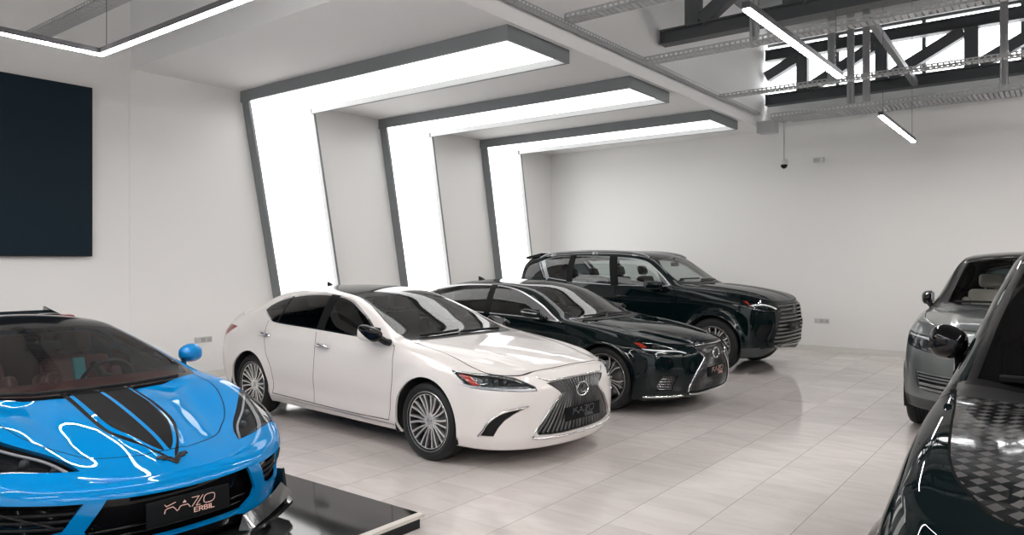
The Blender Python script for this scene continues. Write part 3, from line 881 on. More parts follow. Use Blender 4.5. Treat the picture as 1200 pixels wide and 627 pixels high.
# ---------------------------------------------------------------- steel trusses
def truss(y, label, z0, h, x0, x1, first, step):
    r = empty('roof_truss', (x0, y, z0), 0, label, 'truss', 'dark grey roof trusses')
    b = NB(); zt = z0+h
    def ibeam(xa, xb, z, hh):
        box(b, (xa, -.10, z), (xb, .10, z+.02)); box(b, (xa, -.10, z+hh-.02), (xb, .10, z+hh)); box(b, (xa, -.012, z+.02), (xb, .012, z+hh-.02))
        box(b, (xa, -.085, z+.02), (xa+.01, .085, z+hh-.02))
    ibeam(0, x1-x0, 0, .21); obj('bottom_chord', b, steel_m, r)
    b = NB(); ibeam(0, x1-x0, h-.21, .21); obj('top_chord', b, steel_m, r)
    x = first
    k = 0
    while x < x1-.3:
        b = NB(); box(b, (x-x0-.10, -.09, .205), (x-x0+.10, .09, h-.205)); obj('web_post', b, steel_m, r)
        if x-step > x0-1.5:
            a = max(x-step+.12, x0+.0); c = x-.12
            za = .21 if x-step+.12 >= x0 else .21+(x0-(x-step+.12))/(step-.24)*(h-.42)
            b = NB(); bar(b, (a-x0, 0, za+.03), (c-x0, 0, h-.24), .16, .19, (0, 0, 1)); obj('web_diagonal', b, steel_m, r)
        x += step; k += 1
    return r
truss(9.85, 'dark grey steel roof truss crossing the top right, nearer of the two', 4.87, 1.25, XS+.06, XR-.05, -4.30, 1.37)
truss(14.45, 'dark grey steel roof truss standing against the bright clerestory window', 4.76, 1.08, XS+.06, XR-.05, -4.10, 1.37)
b = NB(); bar(b, (-2.2, 10.9, 5.0), (-2.18, 14.3, 4.80), .09, .09); br = obj('roof_brace', b, mat('brace_steel', (.26, .27, .28), .45, .3)); tag(br, 'slanting grey steel brace between the two trusses', 'brace')

# ---------------------------------------------------------------- cable trays
tray_m = mat('galvanised_steel', (.46, .47, .48), .45, .3)
def tray(name, a, bpt, w, h, label, cat='cable tray', pitch=.07, group=None, rods=()):
    """perforated channel from a to b (slotted sides, laddered floor)"""
    a, bpt = Vector(a), Vector(bpt); d = bpt-a; ln = d.length; d.normalize(); s = Vector((-d.y, d.x, 0))
    if s.length < .1: s = Vector((0, 1, 0))
    s.normalize(); u = d.cross(s)
    Mx = Matrix((( d.x, s.x, u.x, a.x), (d.y, s.y, u.y, a.y), (d.z, s.z, u.z, a.z), (0, 0, 0, 1)))
    b = NB(); t = .004
    for y in (-w/2, w/2-t):
        box(b, (0, y, 0), (ln, y+t, h*.30), Mx); box(b, (0, y, h*.70), (ln, y+t, h), Mx)
        n = int(ln/pitch)
        for i in range(n+1):
            x = min(i*pitch, ln-.03); box(b, (x, y, h*.30), (x+pitch*.38, y+t, h*.70), Mx)
    n = int(ln/(pitch*1.0))
    for i in range(n):
        x = i*pitch; box(b, (x, -w/2, 0), (x+pitch*.72, w/2, t), Mx)
    for y in (-w/2+t, -.008, w/2-.02): box(b, (0, y, .0005), (ln, y+.016, t+.0005), Mx)
    o = obj(name, b, tray_m); tag(o, label, cat, group)
    for t_ in rods:
        q = a+d*t_; b = NB(); tube(b, [q+Vector((0, 0, h*.5)), Vector((q.x, q.y, HC))], .006, 6); obj('hanger_rod', b, tray_m, o)
    return o
tray('cable_tray', (-4.67, 9.15, 4.44), (5., 9.15, 4.44), .20, .075, 'perforated steel cable tray hung below the nearer truss', group='suspended cable trays')
tray('cable_tray', (-4.67, 11.8, 4.43), (5., 11.8, 4.43), .16, .06, 'perforated steel cable tray hung in front of the clerestory window', group='suspended cable trays')
tray('cable_tray', (-4.42, 13.75, 4.33), (5., 13.75, 4.33), .45, .10, 'broad perforated cable tray running along the back wall, lower than the window', group='suspended cable trays', rods=(6., 9.))
tray('cable_tray', (-4.3, 14.35, 4.40), (5., 14.35, 4.40), .30, .10, 'cable tray tight against the back wall behind the broad one', group='suspended cable trays', rods=(6., 9.))
tray('cable_tray', (-4.74, 4.72, 4.47), (-4.74, 13.8, 4.47), .10, .05, 'narrow cable tray along the edge beam of the lowered ceiling', rods=(.3,))
tray('cable_tray', (-4.66, 7.15, 4.50), (3., 7.15, 4.50), .20, .07, 'cable tray ending at the beam, cut by the top edge of the picture')
tray('cable_tray', (-10.05, 3.50, 4.42), (-3., 3.50, 4.42), .22, .05, 'cable tray on the left above the pendant light line', rods=(5.,))
def strut(x, y, z0, z1, label):
    b = NB(); w = .055; pitch = .07
    for xx in (-w, w-.004):
        n = int((z1-z0)/pitch)
        box(b, (x+xx, y-.03, z0), (x+xx+.004, y-.018, z1)); box(b, (x+xx, y+.018, z0), (x+xx+.004, y+.03, z1))
        for i in range(n): box(b, (x+xx, y-.018, z0+i*pitch), (x+xx+.004, y+.018, z0+i*pitch+pitch*.45))
    box(b, (x-w, y+.026, z0), (x+w, y+.03, z1)); box(b, (x-w, y-.03, z0), (x-w+.03, y-.026, z1)); box(b, (x+w-.03, y-.03, z0), (x+w, y-.026, z1))
    o = obj('tray_hanger', b, tray_m); tag(o, label, 'hanger', 'perforated steel hangers'); return o
strut(-3.23, 9.28, 4.45, HC, 'perforated hanger beside the left end of the long tube light')
strut(-.70, 9.28, 4.45, HC, 'perforated hanger at the far right holding the upper tray')
strut(-2.95, 11.9, 4.43, HC, 'perforated hanger crossing the window left of the slanting brace, nearest its lower tray end')
strut(-3.05, 13.55, 4.436, HC, 'perforated hanger behind the tube light reaching the lowest tray, left of its twin')
strut(-2.80, 13.55, 4.436, HC, 'perforated hanger reaching the lowest tray, right one of the close pair')
strut(-.85, 13.55, 4.436, HC, 'perforated hanger reaching the lowest tray near the right edge')

# ---------------------------------------------------------------- linear pendant lights
led_m = mat('led_diffuser', (.9, .9, .9), .4, emit=(1, .96, .93), estr=80.)
alu_m = mat('pendant_aluminium', (.10, .10, .11), .35, .6)
def linear(a, bpt, label, name='linear_pendant', wires=(.06, .94), top=HC):
    a, bpt = Vector(a), Vector(bpt); d = (bpt-a); ln = d.length
    rz = math.atan2(d.y, d.x); r = empty(name, a, rz, label, 'pendant light')
    b = NB(); box(b, (0, -.03, 0), (ln, .03, .05)); obj('profile', b, alu_m, r)
    b = NB(); box(b, (.012, -.027, -.014), (ln-.012, .027, -.0005)); obj('diffuser', b, led_m, r)
    for t in wires:
        b = NB(); tube(b, [(ln*t, 0, .05), (ln*t, 0, top-a.z)], .003, 6); obj('wire', b, alu_m, r)
    return r
linear((-1.945, 5.40, 3.6), (-1.90, 8.0, 3.6), 'long bright tube light hanging in front of the near truss')
linear((-1.985, 10.42, 3.6), (-2.0, 13.0, 3.6), 'short looking tube light hanging before the right half of the back wall')
def ring_light(x0, x1, y0, y1, z, label):
    r = empty('rectangular_pendant', (x0, y1, z), 0, label, 'pendant light')
    W, D = x1-x0, y1-y0; b = NB(); c = NB()
    for (xa, ya, xb, yb_) in ((0, -.048, W, 0), (0, -D, W, -D+.048), (0, -D+.048, .048, -.048), (W-.048, -D+.048, W, -.048)):
        box(b, (xa, ya, 0), (xb, yb_, .05)); box(c, (xa+.004, ya+.004, -.014), (xb-.004, yb_-.004, -.0005))
    obj('profile', b, alu_m, r); obj('diffuser', c, led_m, r)
    for (x, y) in ((.15, -.03), (W-.15, -.03), (.15, -D+.03), (W-.15, -D+.03)):
        b = NB(); tube(b, [(x, y, .05), (x, y, HC-z)], .003, 6); obj('wire', b, alu_m, r)
ring_light(-7.08, -3.0, -.6, 3.03, 3.6, 'rectangular pendant light line above the blue sports car')
# added pendants outside the frame: unseen fill lights that also reflect in the paintwork
for (x, y0) in [(x, y) for x in (1.4, 3.4, 5.4, 7.4) for y in (-7., -3.6, -.2, 3.2, 6.6, 10.)] + [(x, y) for x in (-8.4, -6., -3.6, -1.2) for y in (-7., -4.)]:
    linear((x, y0, 3.9), (x, y0+2.6, 3.9), 'linear pendant added as fill light, hanging outside the frame')['group'] = 'added fill pendants outside the frame'

# ---------------------------------------------------------------- wall fittings
navy = mat('screen_off_navy', (.010, .021, .030), .45, 0, .0, .08)
r = empty('video_screen', (XW+.024, 2.2, 1.77), 0, 'large dark switched-off video screen on the left wall', 'screen')
b = NB(); bbox(b, (.0, -1.98, 0), (.075, 1.96, 2.17), .006, 2); obj('casing', b, M['plastic'], r)
b = NB(); box(b, (-.024, -.4, .8), (.0, .4, 1.4)); obj('wall_mount', b, M['plastic'], r)
b = NB(); box(b, (.0755, -1.965, .015), (.079, 1.945, 2.155)); obj('display', b, navy, r)
sw_m = mat('socket_white', (.60, .60, .59), .35); sw_d = mat('socket_insert_grey', (.42, .42, .42), .5)
def sockets(n, loc, ax, label):
    r = empty('socket_plate', loc, ax, label, 'socket')
    b = NB(); bbox(b, (-.045*n, -.012, -.043), (.045*n, 0, .043), .004, 2); obj('face_plate', b, sw_m, r)
    for i in range(n):
        b = NB(); bbox(b, (-.045*n+.09*i+.012, -.016, -.030), (-.045*n+.09*i+.078, -.011, .030), .003, 1)
        for dx in (.03, .06): lathe(b, [(0, -.0165), (.005, -.0165), (.005, -.012)], 8, 'y', Matrix.Translation((-.045*n+.09*i+dx, 0, 0)))
        obj('socket', b, sw_d if n == 3 and i else sw_m, r)
sockets(3, (XW, 5.72, .563), PI/2, 'white three-gang socket plate low on the left wall by the blue mirror')
sockets(3, (-3.82, YB, .573), 0, 'white three-gang socket plate low on the back wall right of the black SUV')
r = empty('exit_light', (-3.87, YB, 3.65), 0, 'small white emergency light box high on the back wall', 'emergency light')
b = NB(); bbox(b, (-.10, -.06, -.05), (.10, 0, .05), .01, 2); obj('housing', b, sw_m, r)
b = NB(); box(b, (-.05, -.004, -.03), (.05, 0, .03)); obj('wall_mount', b, sw_m, r)
b = NB(); bbox(b, (-.085, -.066, -.035), (.02, -.055, .035), .005, 1); obj('lens', b, lip_m, r)
r = empty('dome_camera', (-4.30, 13.95, 4.22), 0, 'small dome security camera on a drop pole by the beam end', 'security camera')
b = NB(); tube(b, [(0, 0, .1), (0, 0, -.62)], .012, 10); obj('drop_pole', b, lip_m, r)
b = NB(); lathe(b, [(0, .105), (.045, .105), (.045, .09), (0, .09)], 20, 'z'); obj('ceiling_mount', b, lip_m, r)
b = NB(); lathe(b, [(0, -.60), (.06, -.60), (.075, -.62), (.075, -.70), (.0, -.70)], 24, 'z'); obj('housing', b, sw_m, r, 40)
b = NB(); lathe(b, [(.062, -.70), (.06, -.73), (.045, -.755), (.02, -.772), (0, -.775)], 24, 'z'); obj('dome', b, M['gloss_black'], r, 60)
b = NB(); bbox(b, (-.17, -.12, -.11), (.17, .12, .11), .01, 2); o = obj('junction_box', b, lip_m); o.location = (-4.62, 14.0, 4.26); b = NB(); box(b, (-.185, -.08, -.08), (-.168, .08, .08)); obj('mount_plate', b, lip_m, o); tag(o, 'grey metal junction box at the far end of the beam', 'junction box')

# ---------------------------------------------------------------- display platform
r = empty('display_platform', (-5.6, 1.2, 0), 0, 'low glossy black display platform with a pale edge under the blue sports car', 'platform')
PX0, PX1, PY0, PY1, PH = -9.4, -3.29, -1.2, 3.36, .09
def rl(b): bmesh.ops.translate(b, verts=b.verts[:], vec=(5.6, -1.2, 0)); return b
b = NB(); box(b, (PX0+.02, PY0+.02, 0), (PX1-.02, PY1-.02, PH-.022)); obj('plinth', rl(b), M['plastic'], r)
b = NB(); box(b, (PX0+.05, PY0+.05, PH-.021), (PX1-.05, PY1-.005, PH)); obj('deck', rl(b), mat('black_gloss_deck', (.012, .013, .014), .07, 0, .0, .6), r)
b = NB()
box(b, (PX1-.05, PY0, PH-.021), (PX1, PY1, PH+.001)); box(b, (PX0, PY0, PH-.021), (PX0+.05, PY1, PH+.001)); box(b, (PX0+.05, PY0, PH-.021), (PX1-.05, PY0+.05, PH+.001))
obj('edge_trim', rl(b), mat('pale_edge_trim', (.60, .56, .52), .35), r)
# ================================================================ white saloon
ES = dict(wb=2.87, wr=.334, ra=.385, x0f=.40, x0r=-3.20, cf=(2.3, 2.5), cr=(2.4, 3.0), flare=.018, xg=(-3.6, -.45), rb=5, rr=7,
 rows=[
  dict(xf=.60, xr=-3.70, z=[(-4.2,.24),(-3.2,.20),(.4,.18),(1.4,.17)], y=[(-4.2,.62),(-3.2,.68),(.4,.70),(1.4,.66)]),
  dict(xf=.925, xr=-3.93, z=[(-4.2,.30),(-3.2,.22),(-2.4,.20),(-.4,.19),(.4,.185),(1.4,.165)], y=[(-4.2,.80),(-3.2,.845),(-2.4,.85),(-.4,.85),(.4,.86),(1.4,.84)], sharp=True),
  dict(xf=.975, xr=-3.97, z=[(-4.2,.40),(-3.2,.34),(-2.4,.31),(-.4,.30),(.4,.30),(1.4,.27)], y=[(-4.2,.86),(-3.2,.895),(-2.4,.905),(-.4,.905),(.4,.905),(1.4,.88)]),
  dict(xf=.985, xr=-3.985, z=[(-4.2,.60),(-3.2,.58),(-2.0,.56),(-.4,.55),(.4,.54),(1.4,.46)], y=[(-4.2,.90),(-3.2,.925),(-2.0,.922),(-.4,.922),(.4,.915),(1.4,.89)]),
  dict(xf=.975, xr=-3.98, z=[(-4.2,.82),(-3.2,.86),(-2.4,.86),(-1.2,.83),(-.3,.80),(.4,.74),(.9,.665),(1.4,.64)], y=[(-4.2,.84),(-3.2,.90),(-2.4,.915),(-1.2,.915),(-.3,.915),(.4,.90),(1.4,.86)]),
  dict(xf=.905, xr=-3.93, z=[(-4.2,1.03),(-3.6,1.02),(-3.2,1.035),(-2.8,1.045),(-2.4,1.03),(-1.5,1.01),(-.6,.965),(0,.89),(.4,.825),(.75,.765),(1.0,.765),(1.4,.80)],
       y=[(-4.2,.70),(-3.2,.80),(-2.8,.85),(-2.4,.875),(-1.5,.885),(-.6,.88),(0,.855),(.4,.83),(.9,.80),(1.4,.74)]),
 ],
 zc=[(-4.0,1.06),(-3.93,1.075),(-3.8,1.088),(-3.68,1.10),(-3.5,1.155),(-3.1,1.31),(-2.8,1.392),(-2.4,1.435),(-2.0,1.445),(-1.65,1.425),(-1.42,1.38),(-1.1,1.262),(-.7,1.110),(-.42,1.008),(-.30,.982),(-.15,.972),(.2,.940),(.5,.900),(.75,.853),(.87,.818),(.905,.80)],
 zr=[(-4.0,1.04),(-3.6,1.07),(-3.4,1.10),(-3.1,1.225),(-2.8,1.328),(-2.4,1.383),(-1.9,1.395),(-1.55,1.365),(-1.3,1.298),(-1.0,1.188),(-.7,1.058),(-.5,.985),(-.3,.965)],
 yr=[(-4.0,.60),(-3.6,.64),(-3.3,.625),(-2.8,.59),(-2.4,.58),(-1.9,.588),(-1.5,.615),(-1.1,.672),(-.7,.735),(-.5,.765),(-.2,.755),(.2,.70),(.6,.58),(.9,.42)],
 hr=[(-4.0,.6),(-3.6,.7),(-.6,.55),(-.2,.50),(.3,.50),(.9,.5)],
 bul=[(-4.0,.01),(-3.4,.02),(-2.5,.014),(-.8,.008),(-.3,.012),(.4,.02),(.9,.01)],
)
def es_disp(V, ib, ir):
    x, y, z = V[...,0], V[...,1], V[...,2]
    # flank: waist crease above the door handles is soft, hollow lower on the doors
    m = smooth01((x+2.9)/.5)*smooth01((-.05-x)/.5)
    V[...,1] -= .012*m*np.exp(-((z-.40)/.09)**2)*(y > .8)
    # bonnet ridges: a raised pair of folds running from the pillars to the badge
    ridge = .70 - .36*np.clip((x+.3)/1.25, 0, 1)**1.15
    hm = smooth01((x+.42)/.15)*smooth01((.93-x)/.25)
    V[...,2] += hm*.016*(np.exp(-((y-ridge)/.045)**2) + .75*smooth01((ridge-y)/.06)*1.0 - .0)*(z > .7)
    return V
ES['disp'] = es_disp
def rim_es(b, rr, h):
    hub(b, .075, h*.62, .06); lugs(b, .052, h*.62+.004)
    for i in range(20):
        a = 2*PI*i/20 + (.05 if i % 2 else -.05)
        spoke(b, a, .055, rr-.018, .019, .024, h*.60, h*.80, .032, curve=.006, lean=(.022 if i % 2 else .034), dark=True)
    lathe(b, [(rr-.026, h*.72), (rr-.022, h*.80), (rr-.010, h*.84), (rr+.002, h*.90), (rr+.006, h*.86)], 64, 'y')
def build_es(pose):
    c = Car(ES)
    r = empty('saloon_car', (pose[0], pose[1], 0), pose[2], 'pearl white saloon with black roof, chrome-edged spindle grille and black dealer plate', 'car')
    arches(c, r)
    dlo = [(-2.83,1.160),(-2.76,1.225),(-2.594,1.292),(-2.296,1.342),(-1.924,1.362),(-1.618,1.352),(-1.418,1.318),(-1.256,1.262),(-1.039,1.170),(-.838,1.072),(-.605,.975),(-.52,.953),(-.70,.972),(-1.0,.992),(-1.53,1.016),(-1.956,1.030),(-2.396,1.045),(-2.57,1.070)]
    dl = spline2(dlo, 5, True, (0, 11))
    c.cut('door_rear', [(-1.66,.29),(-1.655,.48),(-1.640,.69),(-1.63,.9),(-1.648,1.0),(-1.80,1.385),(-2.3,1.365),(-2.60,1.315),(-2.80,1.22),(-2.86,1.16),(-2.60,1.06),(-2.585,.9),(-2.54,.72),(-2.44,.58),(-2.40,.42),(-2.42,.295)], 'side', only=['body'], lim=lambda p: p.y > .3)
    c.cut('door_front', [(-1.66,.29),(-1.655,.48),(-1.640,.69),(-1.63,.9),(-1.648,1.0),(-1.80,1.385),(-1.60,1.375),(-1.40,1.335),(-1.03,1.185),(-.60,.985),(-.462,.95),(-.440,.91),(-.428,.69),(-.455,.457),(-.498,.278)], 'side', only=['body'], lim=lambda p: p.y > .3)
    gl = shrink(dl, .013)
    for d in ('front', 'rear'):
        c.cut('frame_'+d, dl, 'side', only=['door_'+d])
        c.cut('win_'+d, gl, 'side', only=['frame_'+d])
    c.cut('pillar', [(-1.50,.9),(-1.62,.9),(-1.82,1.5),(-1.66,1.5)], 'side', only=['win_front', 'win_rear', 'frame_front', 'frame_rear'])
    c.line('pillar_rear', [(-2.41,1.03),(-2.44,1.35)], .03, 'side', only=['win_rear', 'frame_rear'])
    for seam in ([(-.47,.955),(-.440,.91),(-.428,.69),(-.455,.457),(-.498,.278)], [(-1.648,1.0),(-1.63,.9),(-1.640,.69),(-1.655,.48),(-1.66,.289)], [(-2.60,1.06),(-2.585,.9),(-2.54,.72),(-2.44,.58),(-2.40,.42),(-2.42,.295)]):
        c.line('gap', seam, .007, 'side', 4, only=['body', 'door_front', 'door_rear'], lim=lambda p: p.y > .3)
    c.line('gap', [(-.498,.279),(-1.08,.272),(-1.66,.281),(-2.42,.296)], .008, 'side', 4, only=['body', 'door_front', 'door_rear'], lim=lambda p: p.y > .3)
    # bonnet, windscreen, roof, rear screen
    hood = [(-.30,0),(-.31,.3),(-.36,.52),(-.44,.69),(-.385,.726),(-.079,.748),(.149,.771),(.314,.788),(.472,.797),(.60,.76),(.744,.640),(.808,.523),(.85,.35),(.872,.187),(.878,0)]
    c.cut('hood', spline2(hood, 4, False, (3, 9)), 'top', only=['body'], lim=lambda p: p.z > .70, mind=.25)
    c.line('gap', hood[3:], .007, 'top', 4, only=['body', 'hood'], lim=lambda p: p.z > .70, mind=.2)
    ws = [(-.37,-.01),(-.372,.16),(-.395,.38),(-.43,.54),(-.470,.676),(-.636,.692),(-.873,.648),(-1.189,.562),(-1.392,.535),(-1.385,.30),(-1.375,-.01)]
    c.cut('windshield_edge', ws, 'top', only=['body', 'hood'], lim=lambda p: p.z > .9)
    c.cut('windshield', [(-.385,-.01),(-.388,.16),(-.41,.37),(-.445,.53),(-.487,.655),(-.636,.672),(-.873,.628),(-1.185,.545),(-1.372,.515),(-1.362,.30),(-1.355,-.01)], 'top', only=['windshield_edge'])
    c.cut('cowl', [(-.28,-.01),(-.29,.3),(-.34,.52),(-.43,.70),(-.55,.70),(-.47,.5),(-.40,-.01)], 'top', only=['body', 'hood'], lim=lambda p: p.z > .9)
    c.cut('roof', [(-1.375,-.01),(-1.385,.30),(-1.392,.535),(-1.55,.545),(-2.0,.535),(-2.5,.53),(-2.80,.54),(-2.80,-.01)], 'top', only=['body'], lim=lambda p: p.z > 1.2)
    c.cut('rear_screen', [(-2.88,-.01),(-2.88,.535),(-3.15,.545),(-3.42,.575),(-3.48,.4),(-3.50,-.01)], 'top', only=['body'], lim=lambda p: p.z > 1.0)
    # lamps, grille, vents
    hl = [(.198,.803),(.049,.797),(-.105,.789),(-.224,.778),(-.341,.760),(-.433,.724),(-.512,.684),(-.530,.650),(-.416,.652),(-.191,.668),(-.012,.680),(.109,.702),(.06,.715)]
    c.cut('headlight', hl, 60, only=['body'])
    gr = [(0,.716),(.10,.715),(.235,.714),(.345,.708),(.402,.700),(.36,.672),(.31,.640),(.268,.606),(.33,.552),(.40,.492),(.46,.418),(.512,.350),(.520,.306),(.49,.286),(.36,.272),(.18,.268),(0,.268)]
    c.cut('grille', gr + [(-.01,.268), (-.01,.716)], 'front', only=['body'])
    sl = [(.200,.300),(.165,.345),(.127,.402),(.050,.468),(-.042,.503),(-.196,.531),(-.082,.476),(-.010,.430),(.045,.370),(.085,.298)]
    c.cut('vent', sl, 45, only=['body'])
    c.cut('lower_lip', [(-.01,.195),(.3,.195),(.55,.20),(.85,.21),(.85,.10),(-.01,.10)], 'front', only=['body'], mind=-.5)
    tl = [(-3.26,.962),(-3.45,.972),(-3.62,.980),(-3.99,.985),(-3.99,.84),(-3.62,.815),(-3.46,.862)]
    c.cut('taillight', tl, 'side', only=['body'], mind=-.2, lim=lambda p: p.y > .45)
    c.cut('sill', [(-2.5,.292),(-1.66,.276),(-.5,.272),(-.33,.28),(-.33,.1),(-2.5,.1)], 'side', only=['body'], lim=lambda p: p.y > .3)
    c.finish()
    W, G = M['white_paint'], M['gap']
    body = c.panel('body', ['body', 'sill'], W, r, thick=.02)
    c.panel('shut_lines', ['gap'], G, body, thick=.0)
    c.panel('hood', 'hood', W, r); c.panel('roof_panel', 'roof', M['gloss_black'], r); c.panel('cowl', 'cowl', M['plastic'], r)
    c.panel('lower_lip', 'lower_lip', W, r)
    we = c.panel('windshield_surround', 'windshield_edge', M['gloss_black'], r); c.panel('windshield', 'windshield', M['windshield'], we, thick=.004)
    c.panel('rear_screen', 'rear_screen', M['glass_dark'], r, thick=.004)
    doors = {}
    for d in ('front', 'rear'):
        for sg in (1, -1):
            dd = c.panel('door', 'door_'+d, W, r, sg); doors[(d, sg)] = dd
            c.panel('window_trim', 'frame_'+d, M['chrome'] if True else G, dd, sg, thick=.004); c.panel('window', 'win_'+d, M['glass_dark'], dd, sg, thick=.004)
    for sg in (1, -1): c.panel('door_pillar', 'pillar', M['pillar'], r, sg, thick=.004); c.panel('quarter_pillar', 'pillar_rear', M['pillar'], r, sg, thick=.004)
    arch_liners(c, r); floorpan(c, r)
    handles(c, [(-2.59,.915,'rear'), (-1.50,.872,'front')], M['chrome'], {k: {sg: doors[(k, sg)] for sg in (1, -1)} for k in ('front', 'rear')}, .25)
    cabin(c, r, -3.2, -.30, .28, .93, .80, M['black_leather'], seats=[(-1.65,.37,.50), (-1.65,-.37,.50)], dash=(-.98,-.42,.945), seat_m=M['black_leather'], bench=(-2.55,.50), wheel=(-1.10,.37,.88))
    hls = lamp(c, r, 'headlight', 'headlight', 60, .05, M['lamp_grey'], M['glass_clear'],
         inner=[(-.13,.722,.030,'lens'), (-.205,.722,.028,'lens'), (-.275,.720,.026,'lens')],
         bars=[([(.10,.706),(-.012,.690),(-.191,.678),(-.416,.662),(-.51,.660)], .010, 'drl'), ([(.16,.795),(-.10,.776),(-.30,.750),(-.42,.712)], .007, 'lamp_chrome')])
    redp = lambda b: patch(b, c, [(.125,.780),(.02,.768),(-.075,.700),(-.015,.700)], 60, .012, .015)
    sides(redp, 'side_reflector', M['amber_red'], hls, None)
    lamp(c, r, 'taillight', 'taillight', 'side', .03, M['red_lens'], M['red_lens'])
    # grille
    g = c.recess('grille', 'grille', M['grille_black'], r, (-.06, 0, 0))
    b = NB(); k = 10
    for i in range(-k, k+1):
        f = (i+.0)/k; P = []
        for (yw, z) in ((.395*abs(f), .706), (.262*abs(f)+.0, .606), (.50*abs(f), .290 if abs(f) < .8 else .30)):
            P.append((yw, z))
        Q = []
        for q in spline2(P, 6, False, (1,)):
            h = c.hit(q, 'front')[0]; Q.append(Vector((h.x-.018, math.copysign(h.y, f), h.z)))
        if abs(f) < 1e-6: Q = [Vector((q.x, 0, q.z)) for q in Q]
        tube(b, Q, .0085, 6)
    obj('grille_slats', b, M['slat'], g, smooth=60)
    surf_tubes(c, g, 'grille_surround', M['chrome'], [[(0,.722),(.12,.722),(.25,.722),(.37,.716),(.47,.752)], [(.262,.607),(.33,.552),(.40,.492),(.46,.418),(.525,.340),(.548,.285)]], 'front', .007, .002, 5, 'one')
    surf_tubes(c, g, 'grille_lower_strip', M['chrome'], [[(0,.247),(.18,.247),(.36,.252),(.50,.262),(.565,.282)]], 'front', .012, .004, 6, 'one')
    plate(r, .998, .425, .50, .115, M['plate'], M['letter_dim'], tilt=-.02)
    l_emblem(r, .985, .615, .165, .115, M['chrome'], tilt=-.06)
    v = c.recess2('bumper_vent', 'vent', M['plastic'], r, (-.02, -.02, 0))
    surf_tubes(c, v, 'vent_trim', M['chrome'], [[(.205,.298),(.168,.345),(.130,.405),(.052,.472),(-.042,.508),(-.20,.533)]], 45, .009, .002, 5)
    surf_tubes(c, r, 'sill_strip', M['satin'], [[(-.40,.243),(-.9,.246),(-1.7,.252),(-2.44,.268)]], 'side', .007, .001, 6, 'one')
    folded_mirror(c, r, (-.655, .985, 1.065), (.165, .055, .078), W, M['gloss_black'], (-.52, .875, .972), None, (-1,))
    folded_mirror(c, r, (-.86, .965, 1.035), (.165, .055, .070), W, M['gloss_black'], (-.72, .875, .972), None, (1,))
    wipers(c, r, [[(-.43,.50),(-.41,.2),(-.40,-.08)], [(-.44,-.08),(-.43,-.35),(-.46,-.56)]])
    b = NB(); prism(b, [(-.10,-.02),(.07,-.01),(-.06,.025),(-.10,.028)], lambda u, v, t: Vector((-2.62+u, t, 1.417+v-u*.2)), -.012, .012); obj('roof_antenna', b, M['plastic'], r, smooth=40)
    b = NB(); prism(b, [(-.01,0),(.10,0),(.02,.018),(-.01,.02)], lambda u, v, t: Vector((-3.93+u, t, 1.058+v)), -.42, .42); obj('boot_spoiler', b, W, r, smooth=40)
    mats = {'tire': M['tire'], 'rim': M['rim_silver'], 'rim_dark': M['rim_side'], 'barrel': M['barrel'], 'disc': M['disc'], 'cap': M['satin']}
    for x in (0, -2.87):
        for sg in (1, -1): make_wheel(r, x, sg*.795, sg, .334, .252, .225, rim_es, mats)
    return r
